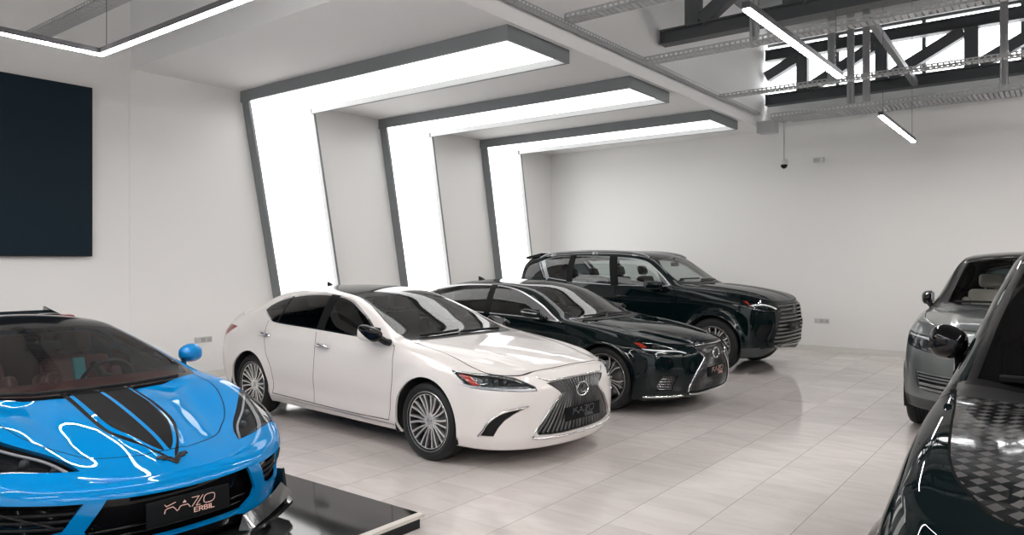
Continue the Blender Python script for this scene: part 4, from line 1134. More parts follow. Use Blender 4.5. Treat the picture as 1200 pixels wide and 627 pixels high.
# ================================================================ long black saloon
LS = dict(wb=3.125, wr=.364, ra=.405, x0f=.36, x0r=-3.45, cf=(2.3, 2.6), cr=(2.4, 3.0), flare=.022, xg=(-3.9, -.5), rb=5, rr=7,
 rows=[
  dict(xf=.62, xr=-3.95, z=[(-4.5,.22),(.36,.17),(1.4,.18)], y=[(-4.5,.66),(-3.4,.70),(.36,.70),(1.4,.66)]),
  dict(xf=.89, xr=-4.20, z=[(-4.5,.30),(-3.4,.22),(-2.4,.19),(-.4,.18),(.36,.175),(.9,.19),(1.4,.215)], y=[(-4.5,.80),(-3.4,.86),(-2.4,.87),(-.4,.87),(.36,.87),(1.4,.84)], sharp=True),
  dict(xf=.94, xr=-4.25, z=[(-4.5,.40),(-3.4,.34),(-2.4,.30),(-.4,.29),(.36,.29),(1.4,.30)], y=[(-4.5,.87),(-3.4,.91),(-2.4,.92),(-.4,.92),(.36,.915),(1.4,.88)]),
  dict(xf=.955, xr=-4.265, z=[(-4.5,.60),(-3.4,.60),(-2.0,.58),(-.4,.56),(.36,.53),(1.4,.47)], y=[(-4.5,.90),(-3.4,.94),(-2.0,.935),(-.4,.935),(.36,.93),(1.4,.89)]),
  dict(xf=.945, xr=-4.26, z=[(-4.5,.82),(-3.4,.86),(-2.4,.86),(-1.2,.84),(-.3,.80),(.36,.73),(.9,.655),(1.4,.64)], y=[(-4.5,.84),(-3.4,.91),(-2.4,.925),(-1.2,.925),(-.3,.925),(.36,.915),(1.4,.86)]),
  dict(xf=.885, xr=-4.21, z=[(-4.5,1.03),(-3.8,1.03),(-3.4,1.045),(-2.8,1.06),(-2.4,1.05),(-1.5,1.025),(-.6,.985),(0,.90),(.36,.825),(.7,.755),(1.0,.745),(1.4,.765)],
       y=[(-4.5,.70),(-3.4,.81),(-2.8,.865),(-2.4,.885),(-1.5,.89),(-.6,.885),(0,.865),(.36,.845),(.86,.81),(1.4,.72)]),
 ],
 zc=[(-4.27,1.06),(-4.1,1.09),(-3.9,1.11),(-3.6,1.18),(-3.2,1.315),(-2.85,1.405),(-2.5,1.448),(-2.1,1.462),(-1.7,1.452),(-1.42,1.43),(-1.25,1.395),(-.9,1.232),(-.6,1.092),(-.42,1.012),(-.32,.985),(-.15,.97),(.2,.932),(.5,.885),(.75,.828),(.86,.785),(.885,.765)],
 zr=[(-4.27,1.04),(-3.8,1.10),(-3.5,1.165),(-3.15,1.275),(-2.8,1.36),(-2.4,1.408),(-1.9,1.418),(-1.55,1.39),(-1.3,1.345),(-1.0,1.218),(-.7,1.070),(-.5,.99),(-.3,.965)],
 yr=[(-4.27,.62),(-3.7,.64),(-3.3,.63),(-2.8,.605),(-2.4,.595),(-1.9,.60),(-1.5,.615),(-1.1,.665),(-.7,.725),(-.5,.755),(-.2,.745),(.2,.68),(.6,.55),(.88,.40)],
 hr=[(-4.27,.6),(-3.7,.7),(-.6,.55),(-.2,.46),(.3,.44),(.9,.5)],
 bul=[(-4.27,.01),(-3.5,.02),(-2.5,.014),(-.8,.008),(-.3,.016),(.36,.026),(.9,.01)],
)
def ls_disp(V, ib, ir):
    x, y, z = V[...,0], V[...,1], V[...,2]
    m = smooth01((x+3.0)/.5)*smooth01((-.15-x)/.5)
    V[...,1] -= .018*m*np.exp(-((z-.42)/.10)**2)*(y > .8)
    ridge = .68 - .34*np.clip((x+.3)/1.2, 0, 1)**1.2
    hm = smooth01((x+.42)/.15)*smooth01((.90-x)/.25)
    V[...,2] += hm*(.018*np.exp(-((y-ridge)/.04)**2) + .014*smooth01((ridge-y)/.06))*(z > .7)
    return V
LS['disp'] = ls_disp
def rim_ls(b, rr, h):
    hub(b, .07, h*.60, .06); lugs(b, .050, h*.60+.004)
    for i in range(5):
        for s in (-1, 1):
            a = 2*PI*i/5 + PI/2
            spoke(b, a+s*.10, .055, rr-.02, .022, .026, h*.58, h*.80, .03, curve=s*.030, lean=s*.048, dark=True)
    for i in range(5):
        a = 2*PI*(i+.5)/5 + PI/2
        spoke(b, a, .06, rr-.02, .018, .014, h*.52, h*.72, .025, dark=True)
    lathe(b, [(rr-.020, h*.72), (rr-.016, h*.82), (rr-.006, h*.85), (rr+.002, h*.90), (rr+.006, h*.86)], 64, 'y')
def build_ls(pose):
    c = Car(LS)
    r = empty('luxury_saloon', (pose[0], pose[1], 0), pose[2], 'long black saloon with mesh spindle grille parked between the white saloon and the tall SUV', 'car')
    arches(c, r)
    dlo = [(-3.28,1.175),(-3.15,1.245),(-2.85,1.335),(-2.55,1.380),(-2.28,1.395),(-2.0,1.398),(-1.76,1.388),(-1.5,1.350),(-1.27,1.283),(-1.0,1.168),(-.78,1.052),(-.60,.973),(-.92,.998),(-1.24,1.014),(-1.63,1.028),(-2.3,1.052),(-2.9,1.085)]
    dl = spline2(dlo, 5, True, (0, 11))
    c.cut('door_rear', [(-1.80,.27),(-1.795,.6),(-1.78,.9),(-1.79,1.0),(-1.90,1.41),(-2.4,1.41),(-2.9,1.345),(-2.98,1.28),(-2.88,1.08),(-2.83,.9),(-2.78,.72),(-2.68,.55),(-2.66,.42),(-2.68,.28)], 'side', only=['body'], lim=lambda p: p.y > .3)
    c.cut('door_front', [(-1.80,.27),(-1.795,.6),(-1.78,.9),(-1.79,1.0),(-1.90,1.41),(-1.55,1.375),(-1.27,1.305),(-1.0,1.19),(-.72,1.04),(-.55,.985),(-.52,.90),(-.50,.69),(-.53,.45),(-.57,.27)], 'side', only=['body'], lim=lambda p: p.y > .3)
    gl = shrink(dl, .013)
    for d in ('front', 'rear', 'x'):
        par = 'body' if d == 'x' else 'door_'+d
        c.cut('frame_'+d, dl, 'side', only=[par], lim=lambda p: p.y > .3)
        c.cut('win_'+d, gl, 'side', only=['frame_'+d])
    c.line('pillar', [(-1.79,1.0),(-1.90,1.42)], .10, 'side', only=['win_front', 'win_rear', 'frame_front', 'frame_rear'])
    c.line('pillar_rear', [(-2.90,1.06),(-2.95,1.4)], .03, 'side', only=['win_rear', 'frame_rear', 'win_x'])
    for seam in ([(-.565,.985),(-.52,.90),(-.50,.69),(-.53,.45),(-.57,.272)], [(-1.79,1.0),(-1.78,.9),(-1.795,.6),(-1.80,.275)], [(-2.88,1.08),(-2.83,.9),(-2.78,.72),(-2.68,.55),(-2.66,.42),(-2.68,.285)]):
        c.line('gap', seam, .007, 'side', 4, only=['body', 'door_front', 'door_rear'], lim=lambda p: p.y > .3)
    c.line('gap', [(-.57,.272),(-1.2,.268),(-1.8,.274),(-2.68,.286)], .008, 'side', 4, only=['body', 'door_front', 'door_rear'], lim=lambda p: p.y > .3)
    hood = [(-.34,0),(-.35,.3),(-.40,.52),(-.50,.70),(-.40,.738),(-.079,.752),(.149,.77),(.314,.785),(.46,.79),(.58,.75),(.72,.63),(.79,.51),(.83,.34),(.852,.18),(.858,0)]
    c.cut('hood', spline2(hood, 4, False, (3, 9)), 'top', only=['body'], lim=lambda p: p.z > .68, mind=.25)
    c.line('gap', hood[3:], .007, 'top', 4, only=['body', 'hood'], lim=lambda p: p.z > .68, mind=.2)
    c.cut('windshield_edge', [(-.41,-.01),(-.415,.16),(-.44,.38),(-.48,.54),(-.53,.675),(-.70,.69),(-.9,.655),(-1.15,.60),(-1.30,.565),(-1.28,.30),(-1.265,-.01)], 'top', only=['body', 'hood'], lim=lambda p: p.z > .9)
    c.cut('windshield', [(-.425,-.01),(-.43,.16),(-.455,.37),(-.495,.53),(-.545,.655),(-.70,.67),(-.9,.635),(-1.14,.58),(-1.285,.545),(-1.265,.30),(-1.25,-.01)], 'top', only=['windshield_edge'])
    c.cut('cowl', [(-.32,-.01),(-.33,.3),(-.38,.52),(-.47,.70),(-.59,.70),(-.52,.5),(-.44,-.01)], 'top', only=['body', 'hood'], lim=lambda p: p.z > .9)
    c.cut('roof', [(-1.265,-.01),(-1.28,.30),(-1.30,.56),(-1.6,.555),(-2.0,.55),(-2.5,.545),(-2.85,.55),(-2.85,-.01)], 'top', only=['body'], lim=lambda p: p.z > 1.2)
    c.cut('rear_screen', [(-2.95,-.01),(-2.95,.545),(-3.25,.56),(-3.55,.585),(-3.62,.4),(-3.64,-.01)], 'top', only=['body'], lim=lambda p: p.z > 1.0)
    hl = [(.134,.812),(.028,.812),(-.104,.799),(-.245,.768),(-.336,.743),(-.467,.680),(-.375,.700),(-.25,.700),(-.20,.675),(-.116,.672),(-.061,.712),(.009,.730),(.07,.770)]
    c.cut('headlight', hl, 60, only=['body'])
    gr = [(0,.750),(.13,.751),(.25,.752),(.345,.750),(.375,.738),(.335,.682),(.274,.622),(.345,.553),(.42,.480),(.483,.394),(.520,.310),(.525,.265),(.50,.243),(.37,.236),(.18,.236),(0,.236)]
    c.cut('grille', gr + [(-.01, gr[-1][1]), (-.01, gr[0][1])], 'front', only=['body'])
    vt = [(.152,.289),(.144,.341),(.107,.413),(.072,.459),(-.105,.454),(-.072,.399),(-.041,.339),(-.021,.288)]
    c.cut('vent', vt, 45, only=['body'])
    c.cut('taillight', [(-3.60,.95),(-3.8,.965),(-4.27,.98),(-4.27,.86),(-3.8,.86)], 'side', only=['body'], mind=-.2, lim=lambda p: p.y > .45)
    c.finish()
    W, G = M['black_paint'], M['gap']
    body = c.panel('body', 'body', W, r, thick=.02); c.panel('shut_lines', 'gap', G, body, thick=0)
    c.panel('hood', 'hood', W, r); c.panel('roof_panel', 'roof', W, r); c.panel('cowl', 'cowl', M['plastic'], r)
    we = c.panel('windshield_surround', 'windshield_edge', M['gloss_black'], r); c.panel('windshield', 'windshield', M['glass'], we, thick=.004)
    c.panel('rear_screen', 'rear_screen', M['glass_dark'], r, thick=.004)
    doors = {}
    for d in ('front', 'rear'):
        for sg in (1, -1):
            dd = c.panel('door', 'door_'+d, W, r, sg); doors[(d, sg)] = dd
            c.panel('window_trim', 'frame_'+d, M['satin'], dd, sg, thick=.004); c.panel('window', 'win_'+d, M['glass_dark'], dd, sg, thick=.004)
    for sg in (1, -1):
        c.panel('door_pillar', 'pillar', M['pillar'], r, sg, thick=.004); c.panel('quarter_pillar', 'pillar_rear', M['pillar'], r, sg, thick=.004); c.panel('quarter_window', 'win_x', M['glass_dark'], r, sg, thick=.004); c.panel('quarter_trim', 'frame_x', M['satin'], r, sg, thick=.004)
    arch_liners(c, r); floorpan(c, r)
    handles(c, [(-2.80,.93,'rear'), (-1.65,.90,'front')], M['gloss_black'], {k: {sg: doors[(k, sg)] for sg in (1, -1)} for k in ('front', 'rear')})
    cabin(c, r, -3.4, -.36, .28, .95, .80, M['black_leather'], seats=[(-1.75,.38,.50), (-1.75,-.38,.50)], dash=(-1.02,-.46,.965), seat_m=M['black_leather'], bench=(-2.80,.50), wheel=(-1.16,.38,.90))
    hls = lamp(c, r, 'headlight', 'headlight', 60, .045, M['lamp_dark'], M['glass_clear'], inner=[(-.105,.757,.024,'lens'),(-.150,.754,.024,'lens'),(-.195,.748,.022,'lens')], bars=[([(.03,.735),(-.101,.726),(-.232,.719),(-.375,.708),(-.460,.684)], .009, 'drl'), ([(-.118,.682),(-.151,.703),(-.232,.711)], .008, 'drl'), ([(.02,.800),(-.104,.787),(-.245,.757),(-.35,.728)], .006, 'lamp_chrome')])
    redp = lambda b: patch(b, c, [(.115,.800),(.045,.800),(-.030,.762),(.012,.742)], 60, .010, .015)
    sides(redp, 'side_reflector', M['amber_red'], hls, None)
    g = c.recess('grille', 'grille', M['grille_black'], r, (-.05, 0, 0))
    lamp(c, r, 'taillight', 'taillight', 'side', .03, M['red_lens'], M['red_lens'])
    # woven mesh grille: crossing diagonals
    b = NB(); top, bot = gr[0][1], gr[-1][1]
    rows_ = 24
    def half(z):
        P = [(q[1], q[0]) for q in gr if q[0] > .2]; P.sort(); return float(np.interp(z, [p[0] for p in P], [p[1] for p in P]))
    for k in range(-16, 17):
        for s in (-1, 1):
            pts = []
            for i in range(rows_+1):
                z = bot+.012+(top-bot-.024)*i/rows_; f = k/14 + s*(i/rows_-.5)*.30
                if abs(f) > .97: pts.append(None); continue
                hh = c.hit((abs(f)*half(z), z), 'front')[0]; pts.append(Vector((hh.x-.016+.004*s, math.copysign(hh.y, f), z)))
            run = []
            for p in pts+[None]:
                if p is None:
                    if len(run) > 1: tube(b, run, .0036, 5)
                    run = []
                else: run.append(p)
    obj('grille_mesh', b, M['slat'], g, smooth=60)
    zt = gr[0][1]
    surf_tubes(c, g, 'grille_surround', M['chrome'], [[(0, zt+.004)] + [(y, z+.004) for y, z in gr[1:4]], [(y+.004, z) for y, z in gr[5:12]]], 'front', .008, .002, 5, 'one')
    surf_tubes(c, g, 'grille_lower_strip', M['chrome'], [[(0, bot-.012)] + [(y, z-.012) for y, z in gr[-2:-5:-1]]], 'front', .011, .004, 6, 'one')
    plate(r, .972, .455, .50, .115, M['plate'], M['letter'], tilt=-.02)
    l_emblem(r, .952, .653, .165, .115, M['chrome'], tilt=-.08)
    v = c.recess2('bumper_vent', 'vent', M['grille_black'], r, (-.03, -.03, 0))
    def mesh(b):
        us = [p[0] for p in vt]; zs = [p[1] for p in vt]
        for i in range(9):
            u = min(us)+(max(us)-min(us))*(i+.5)/9
            seg = [(u+.02*s, min(zs)+(max(zs)-min(zs))*t) for s, t in ((-1, 0), (0, .5), (1, 1))]
            seg = [q for q in [(seg[0][0]+(seg[2][0]-seg[0][0])*t, seg[0][1]+(seg[2][1]-seg[0][1])*t) for t in np.linspace(0, 1, 13)] if inpoly(q, vt)]
            if len(seg) > 1: tube(b, [c.hit(q, 45)[0]-Proj(45).d*.012 for q in seg], .003, 5)
        for i in range(6):
            z = min(zs)+(max(zs)-min(zs))*(i+.5)/6
            seg = [q for q in [(min(us)+(max(us)-min(us))*t, z) for t in np.linspace(0, 1, 17)] if inpoly(q, vt)]
            if len(seg) > 1: tube(b, [c.hit(q, 45)[0]-Proj(45).d*.012 for q in seg], .003, 5)
    sides(mesh, 'vent_mesh', M['dark_chrome'], v, 60)
    surf_tubes(c, r, 'bumper_strip', M['chrome'], [[(.272,.214),(.136,.219),(.003,.222),(-.175,.226)]], 45, .013, .004, 5)
    folded_mirror(c, r, (-.965, .99, 1.085), (.145, .055, .058), W, None, (-.84, .885, 1.0), M['chrome'])
    wipers(c, r, [[(-.47,.50),(-.45,.2),(-.44,-.08)], [(-.48,-.08),(-.47,-.35),(-.50,-.56)]])
    b = NB(); prism(b, [(-.10,-.02),(.07,-.01),(-.06,.03),(-.10,.034)], lambda u, v, t: Vector((-2.62+u, t, 1.44+v-u*.15)), -.012, .012); obj('roof_antenna', b, M['plastic'], r, smooth=40)
    surf_tubes(c, r, 'sill_strip', M['satin'], [[(-.45,.235),(-.9,.236),(-1.8,.24),(-2.68,.258)]], 'side', .007, .001, 6)
    mats = {'tire': M['tire'], 'rim': M['rim_silver'], 'rim_dark': M['rim_dark'], 'barrel': M['barrel'], 'disc': M['disc'], 'cap': M['rim_dark']}
    for x in (0, -3.125):
        for sg in (1, -1): make_wheel(r, x, sg*.81, sg, .364, .282, .24, rim_ls, mats)
    return r
# ================================================================ tall black off-road SUV
LX = dict(wb=2.90, wr=.415, ra=.465, x0f=.38, x0r=-3.50, cf=(2.5, 2.9), cr=(3.2, 3.6), flare=.030, flw=.05, xg=(-4.2, -.62), rb=4, rr=5,
 rows=[
  dict(xf=.55, xr=-3.95, z=[(-4.5,.38),(-3.4,.30),(.38,.25),(1.38,.30)], y=[(-4.5,.70),(-3.4,.76),(.38,.74),(1.38,.68)]),
  dict(xf=.86, xr=-4.14, z=[(-4.5,.46),(-3.4,.34),(-2.4,.28),(-.45,.27),(.38,.24),(.8,.27),(1.1,.37),(1.38,.415)], y=[(-4.5,.86),(-3.4,.92),(-2.4,.92),(-.45,.92),(.38,.93),(1.38,.90)], sharp=True),
  dict(xf=.92, xr=-4.19, z=[(-4.5,.60),(-3.4,.50),(-2.4,.44),(-.45,.43),(.38,.42),(1.38,.52)], y=[(-4.5,.92),(-3.4,.965),(-2.4,.965),(-.45,.965),(.38,.965),(1.38,.93)]),
  dict(xf=.93, xr=-4.19, z=[(-4.5,.80),(-3.4,.76),(-2.0,.72),(-.4,.72),(.38,.72),(1.38,.74)], y=[(-4.5,.93),(-3.4,.975),(-2.0,.972),(-.4,.972),(.38,.975),(1.38,.94)]),
  dict(xf=.915, xr=-4.15, z=[(-4.5,1.08),(-3.4,1.10),(-2.4,1.09),(-1.2,1.08),(-.3,1.07),(.38,1.03),(1.38,.94)], y=[(-4.5,.90),(-3.4,.965),(-2.4,.968),(-1.2,.968),(-.3,.970),(.38,.965),(1.38,.92)]),
  dict(xf=.86, xr=-4.07, z=[(-4.5,1.38),(-3.6,1.37),(-2.8,1.345),(-2.4,1.325),(-1.5,1.305),(-.6,1.29),(0,1.225),(.38,1.165),(.75,1.11),(1.05,1.065),(1.38,1.065)],
       y=[(-4.5,.82),(-3.5,.885),(-2.8,.92),(-2.4,.93),(-1.5,.935),(-.6,.93),(0,.915),(.38,.905),(1.38,.84)]),
 ],
 zc=[(-4.07,1.40),(-3.98,1.60),(-3.90,1.76),(-3.84,1.835),(-3.6,1.865),(-3.2,1.895),(-2.6,1.91),(-2.0,1.905),(-1.6,1.885),(-1.35,1.855),(-1.2,1.815),(-1.0,1.67),(-.75,1.49),(-.55,1.365),(-.45,1.335),(-.2,1.315),(.2,1.27),(.5,1.215),(.70,1.155),(.81,1.105),(.86,1.07)],
 zr=[(-4.07,1.38),(-3.98,1.50),(-3.86,1.70),(-3.6,1.775),(-3.2,1.83),(-2.6,1.855),(-2.0,1.85),(-1.5,1.82),(-1.2,1.755),(-1.0,1.625),(-.8,1.475),(-.62,1.345),(-.5,1.30)],
 yr=[(-4.07,.70),(-3.8,.70),(-3.2,.70),(-2.4,.705),(-1.6,.71),(-1.2,.715),(-.9,.765),(-.65,.815),(-.4,.81),(.1,.77),(.5,.72),(.9,.62)],
 hr=[(-4.07,.6),(-3.7,.7),(-.6,.5),(-.2,.55),(.3,.62),(.9,.6)],
 bul=[(-4.07,.01),(-3.5,.02),(-2.5,.022),(-.8,.014),(-.4,.016),(.38,.03),(.9,.01)],
)
def lx_disp(V, ib, ir):
    x, y, z = V[...,0], V[...,1], V[...,2]
    m = smooth01((x+2.6)/.3)*smooth01((-.42-x)/.3)
    V[...,1] -= .022*m*np.exp(-((z-.60)/.14)**2)*(y > .8)
    # clamshell bonnet: raised edges with a shallow valley between
    hm = smooth01((x+.5)/.2)*smooth01((.88-x)/.25)
    ed = .66-.06*(x+.4)
    V[...,2] += hm*.022*(smooth01((ed-y)/.05) - smooth01((.36-.08*x-y)/.08)*.7)*(z > 1.)
    return V
LX['disp'] = lx_disp

def rim_lx(b, rr, h):
    hub(b, .075, h*.60, .06); lugs(b, .055, h*.60+.004, 6)
    for i in range(7):
        a = 2*PI*i/7 + PI/2
        for k in (-1, 1): spoke(b, a+k*.085, .06, rr-.02, .024, .030, h*.58, h*.80, .035, curve=k*.012, lean=k*.030, dark=True)
        spoke(b, a+PI/7, .06, rr-.02, .030, .016, h*.50, h*.70, .03)
    lathe(b, [(rr-.024, h*.72), (rr-.018, h*.82), (rr-.008, h*.85), (rr+.002, h*.90), (rr+.006, h*.86)], 64, 'y')
def build_lx(pose):
    c = Car(LX)
    r = empty('offroad_suv', (pose[0], pose[1], 0), pose[2], 'tall black SUV with roof rails and slatted grille, farthest car against the back wall', 'car')
    arches(c, r)
    dlo = [(-3.49,1.700),(-3.274,1.770),(-3.063,1.805),(-2.741,1.815),(-2.401,1.812),(-2.0,1.800),(-1.6,1.772),(-1.382,1.742),(-1.217,1.695),(-1.083,1.608),(-.90,1.470),(-.735,1.330),(-.84,1.300),(-1.25,1.300),(-1.7,1.302),(-2.1,1.315),(-2.5,1.335),(-2.8,1.360),(-3.13,1.400),(-3.28,1.412)]
    dl = spline2(dlo, 4, True, (0, 11, 19))
    yl = lambda p: p.y > .35
    c.cut('door_rear', [(-1.72,.34),(-1.72,.9),(-1.745,1.3),(-1.90,1.83),(-2.4,1.83),(-2.72,1.83),(-2.70,1.36),(-2.62,1.15),(-2.48,.98),(-2.36,.80),(-2.34,.60),(-2.36,.36)], 'side', only=['body'], lim=yl)
    c.cut('door_front', [(-1.72,.34),(-1.72,.9),(-1.745,1.3),(-1.90,1.83),(-1.5,1.795),(-1.2,1.715),(-1.0,1.57),(-.70,1.325),(-.655,1.25),(-.645,.95),(-.63,.65),(-.62,.33)], 'side', only=['body'], lim=yl)
    gl = shrink(dl, .016)
    for d in ('front', 'rear', 'x'):
        c.cut('frame_'+d, dl, 'side', only=['body' if d == 'x' else 'door_'+d], lim=yl); c.cut('win_'+d, gl, 'side', only=['frame_'+d])
    c.line('pillar', [(-1.75,1.29),(-1.905,1.82)], .15, 'side', only=['win_front', 'win_rear', 'frame_front', 'frame_rear'])
    c.line('pillar_rear', [(-2.695,1.28),(-2.745,1.87)], .13, 'side', only=['win_rear', 'frame_rear', 'win_x', 'frame_x'])
    c.line('slash', [(-3.40,1.73),(-3.19,1.39)], .075, 'side', only=['win_x', 'frame_x', 'body'], lim=yl)
    c.cut('rear_corner', [(-3.87,1.45),(-3.80,1.60),(-3.70,1.70),(-3.54,1.725),(-3.32,1.42),(-3.5,1.42)], 'side', only=['body'], lim=yl)
    for seam in ([(-.70,1.32),(-.655,1.25),(-.645,.95),(-.63,.65),(-.62,.335)], [(-1.745,1.29),(-1.72,.9),(-1.72,.345)], [(-2.70,1.35),(-2.62,1.15),(-2.48,.98),(-2.36,.80),(-2.34,.60),(-2.36,.365)]):
        c.line('gap', seam, .008, 'side', 4, only=['body', 'door_front', 'door_rear'], lim=yl)
    c.line('gap', [(-.62,.335),(-1.2,.335),(-1.72,.342),(-2.36,.362)], .008, 'side', 4, only=['body', 'door_front', 'door_rear'], lim=yl)
    hood = [(-.47,0),(-.48,.3),(-.52,.58),(-.60,.80),(-.45,.86),(0,.86),(.38,.845),(.60,.815),(.72,.70),(.80,.48),(.835,.25),(.845,0)]
    c.cut('hood', spline2(hood, 4, False, (3, 7)), 'top', only=['body'], lim=lambda p: p.z > 1.0, mind=.25)
    c.line('gap', hood[3:], .008, 'top', 4, only=['body', 'hood'], lim=lambda p: p.z > 1.0, mind=.2)
    c.cut('windshield_edge', [(-.55,-.01),(-.56,.3),(-.61,.6),(-.67,.77),(-.80,.765),(-1.0,.715),(-1.22,.655),(-1.215,.3),(-1.205,-.01)], 'top', only=['body', 'hood'], lim=lambda p: p.z > 1.25)
    c.cut('windshield', [(-.575,-.01),(-.585,.3),(-.635,.59),(-.69,.745),(-.80,.74),(-1.0,.69),(-1.195,.63),(-1.19,.3),(-1.18,-.01)], 'top', only=['windshield_edge'])
    c.cut('cowl', [(-.45,-.01),(-.46,.3),(-.50,.58),(-.58,.80),(-.72,.78),(-.64,.6),(-.57,-.01)], 'top', only=['body', 'hood'], lim=lambda p: p.z > 1.2)
    c.cut('roof', [(-1.21,-.01),(-1.22,.3),(-1.225,.655),(-2.0,.64),(-2.9,.63),(-3.7,.62),(-3.7,-.01)], 'top', only=['body'], lim=lambda p: p.z > 1.6)
    c.cut('rear_screen', [(-.01,1.40),(.60,1.42),(.62,1.70),(.5,1.76),(-.01,1.78)], 'rear', only=['body'], lim=lambda p: p.x < -3.7)
    c.cut('taillight', [(-.01,1.12),(.5,1.12),(.95,1.15),(.95,1.0),(.5,1.04),(-.01,1.04)], 'rear', only=['body'], lim=lambda p: p.x < -3.4)
    hl = [(.327,1.115),(.242,1.117),(.17,1.095),(.044,1.078),(-.070,1.051),(-.234,.990),(-.335,.957),(-.279,.932),(-.090,.938),(.092,.942),(.19,.985),(.255,1.045)]
    c.cut('headlight', hl, 45, only=['body'])
    gr = [(0,1.048),(.2,1.048),(.40,1.044),(.54,1.035),(.49,.998),(.448,.948),(.495,.874),(.545,.781),(.575,.676),(.622,.582),(.650,.505),(.60,.440),(.45,.400),(.2,.385),(0,.382)]
    c.cut('grille', gr+[(-.01,.382),(-.01,1.048)], 'front', only=['body'])
    it = [(.10,.760),(-.105,.752),(-.085,.68),(-.035,.589),(-.006,.520),(.150,.520),(.168,.62)]
    c.cut('intake', it, 45, only=['body'])
    c.cut('valance', [(-.6,.40),(.2,.42),(.8,.44),(.8,.1),(-.6,.1)], 45, only=['body'], mind=-.3, lim=lambda p: p.x > .3 and p.z < .40)
    c.finish()
    W, G = M['black_paint'], M['gap']
    body = c.panel('body', 'body', W, r, thick=.025); c.panel('shut_lines', 'gap', G, body, thick=0)
    for nm, k, mm in (('hood', 'hood', W), ('roof_panel', 'roof', W), ('cowl', 'cowl', M['plastic']), ('lower_valance', 'valance', mat('skid_grey', (.05, .055, .058), .4, .2)), ('rear_screen', 'rear_screen', M['glass_dark']), ('taillight', 'taillight', M['red_lens'])): c.panel(nm, k, mm, r)
    we = c.panel('windshield_surround', 'windshield_edge', M['gloss_black'], r); c.panel('windshield', 'windshield', M['windshield'], we, thick=.004)
    doors = {}; LG = M['glass_light']
    for d in ('front', 'rear'):
        for sg in (1, -1):
            dd = c.panel('door', 'door_'+d, W, r, sg); doors[(d, sg)] = dd
            c.panel('window_trim', 'frame_'+d, M['dark_satin'], dd, sg, thick=.004); c.panel('window', 'win_'+d, LG, dd, sg, thick=.004)
    for sg in (1, -1):
        for nm, k, mm in (('door_pillar', 'pillar', M['pillar']), ('quarter_pillar', 'pillar_rear', M['pillar']), ('quarter_window', 'win_x', LG), ('quarter_trim', 'frame_x', M['dark_satin']), ('pillar_slash', 'slash', M['dark_satin']), ('rear_corner_glass', 'rear_corner', M['glass_dark'])): c.panel(nm, k, mm, r, sg, thick=.004)
    arch_liners(c, r); floorpan(c, r)
    handles(c, [(-2.55,1.12,'rear'), (-1.58,1.12,'front')], M['gloss_black'], {k: {sg: doors[(k, sg)] for sg in (1, -1)} for k in ('front', 'rear')}, .23)
    cabin(c, r, -3.5, -.50, .42, 1.27, .86, M['black_leather'], seats=[(-1.75,.42,.80), (-1.75,-.42,.80)], dash=(-1.10,-.62,1.32), seat_m=M['black_leather'], bench=(-2.75,.80), wheel=(-1.25,.42,1.22))
    b = NB(); bbox(b, (-.02, -.13, -.035), (.02, .13, .035), .012, 2, Matrix.Translation((-1.10, 0, 1.66))); tube(b, [(-1.09, 0, 1.69), (-1.12, 0, 1.77)], .012, 8); obj('inside_mirror', b, M['plastic'], r, smooth=40)
    hls = lamp(c, r, 'headlight', 'headlight', 45, .05, M['lamp_dark'], M['glass_clear'],
         inner=[(.12,1.035,.026,'lens'), (.05,1.02,.026,'lens'), (-.02,1.005,.024,'lens')],
         bars=[([(.215,1.045),(.06,1.052),(-.07,1.030),(-.20,.985)], .013, 'drl'), ([(.20,1.0),(.06,.962),(-.12,.955),(-.30,.950)], .008, 'lamp_chrome')])
    sides(lambda b: patch(b, c, [(.318,1.112),(.262,1.114),(.235,1.035),(.262,1.052)], 45, .010, .015), 'side_reflector', M['amber_red'], hls, None)
    g = c.recess('grille', 'grille', M['grille_black'], r, (-.06, 0, 0))
    for k in range(11):
        z = 1.022-.059*k; P = sorted((q[1], q[0]) for q in gr if q[0] > .3); w = float(np.interp(z, [p[0] for p in P], [p[1] for p in P]))-.008
        b = NB()
        for pz, off in ((.013, -.03), (.016, .004), (.002, .012), (-.012, .002), (-.012, -.03)): pass
        rings = []
        for i in range(25):
            y = -w+2*w*i/24; h = c.hit((abs(y), z), 'front')[0]; rings.append([b.verts.new((h.x+o, y, z+pz)) for pz, o in ((.011, -.035), (.015, .002), (.004, .012), (-.010, .004), (-.012, -.035))])
        for A, B in zip(rings[:-1], rings[1:]):
            for j in range(5): b.faces.new((A[j], A[(j+1) % 5], B[(j+1) % 5], B[j]))
        b.faces.new(rings[0][::-1]); b.faces.new(rings[-1])
        obj('grille_slat', b, M['slat'], g, smooth=30)
    surf_tubes(c, g, 'grille_lower_strip', M['satin'], [[(0,.372),(.2,.375),(.45,.390),(.61,.428)]], 'front', .012, .003, 6, 'one')
    plate(r, .955, .70, .52, .115, M['plate'], M['letter_dim'], tilt=0.)
    l_emblem(r, .945, .955, .175, .125, M['dark_chrome'], tilt=-.05)
    v = c.recess2('bumper_intake', 'intake', M['grille_black'], r, (-.04, -.03, 0))
    def fins(b):
        for i in range(7):
            z = .545+.031*i; seg = [q for q in [(-.12+.30*t, z) for t in np.linspace(0, 1, 25)] if inpoly(q, it)]
            if len(seg) > 1: tube(b, [c.hit(q, 45)[0]-Proj(45).d*.010 for q in seg], .006, 6)
    sides(fins, 'intake_fins', M['plastic'], v, 60)
    surf_tubes(c, r, 'intake_blade', M['gloss_black'], [[(-.125,.770),(-.105,.68),(-.055,.589),(-.02,.50),(-.06,.43)]], 45, .018, .002, 5)
    folded_mirror(c, r, (-.96, 1.06, 1.335), (.165, .075, .085), W, None, (-.84, .93, 1.22), None)
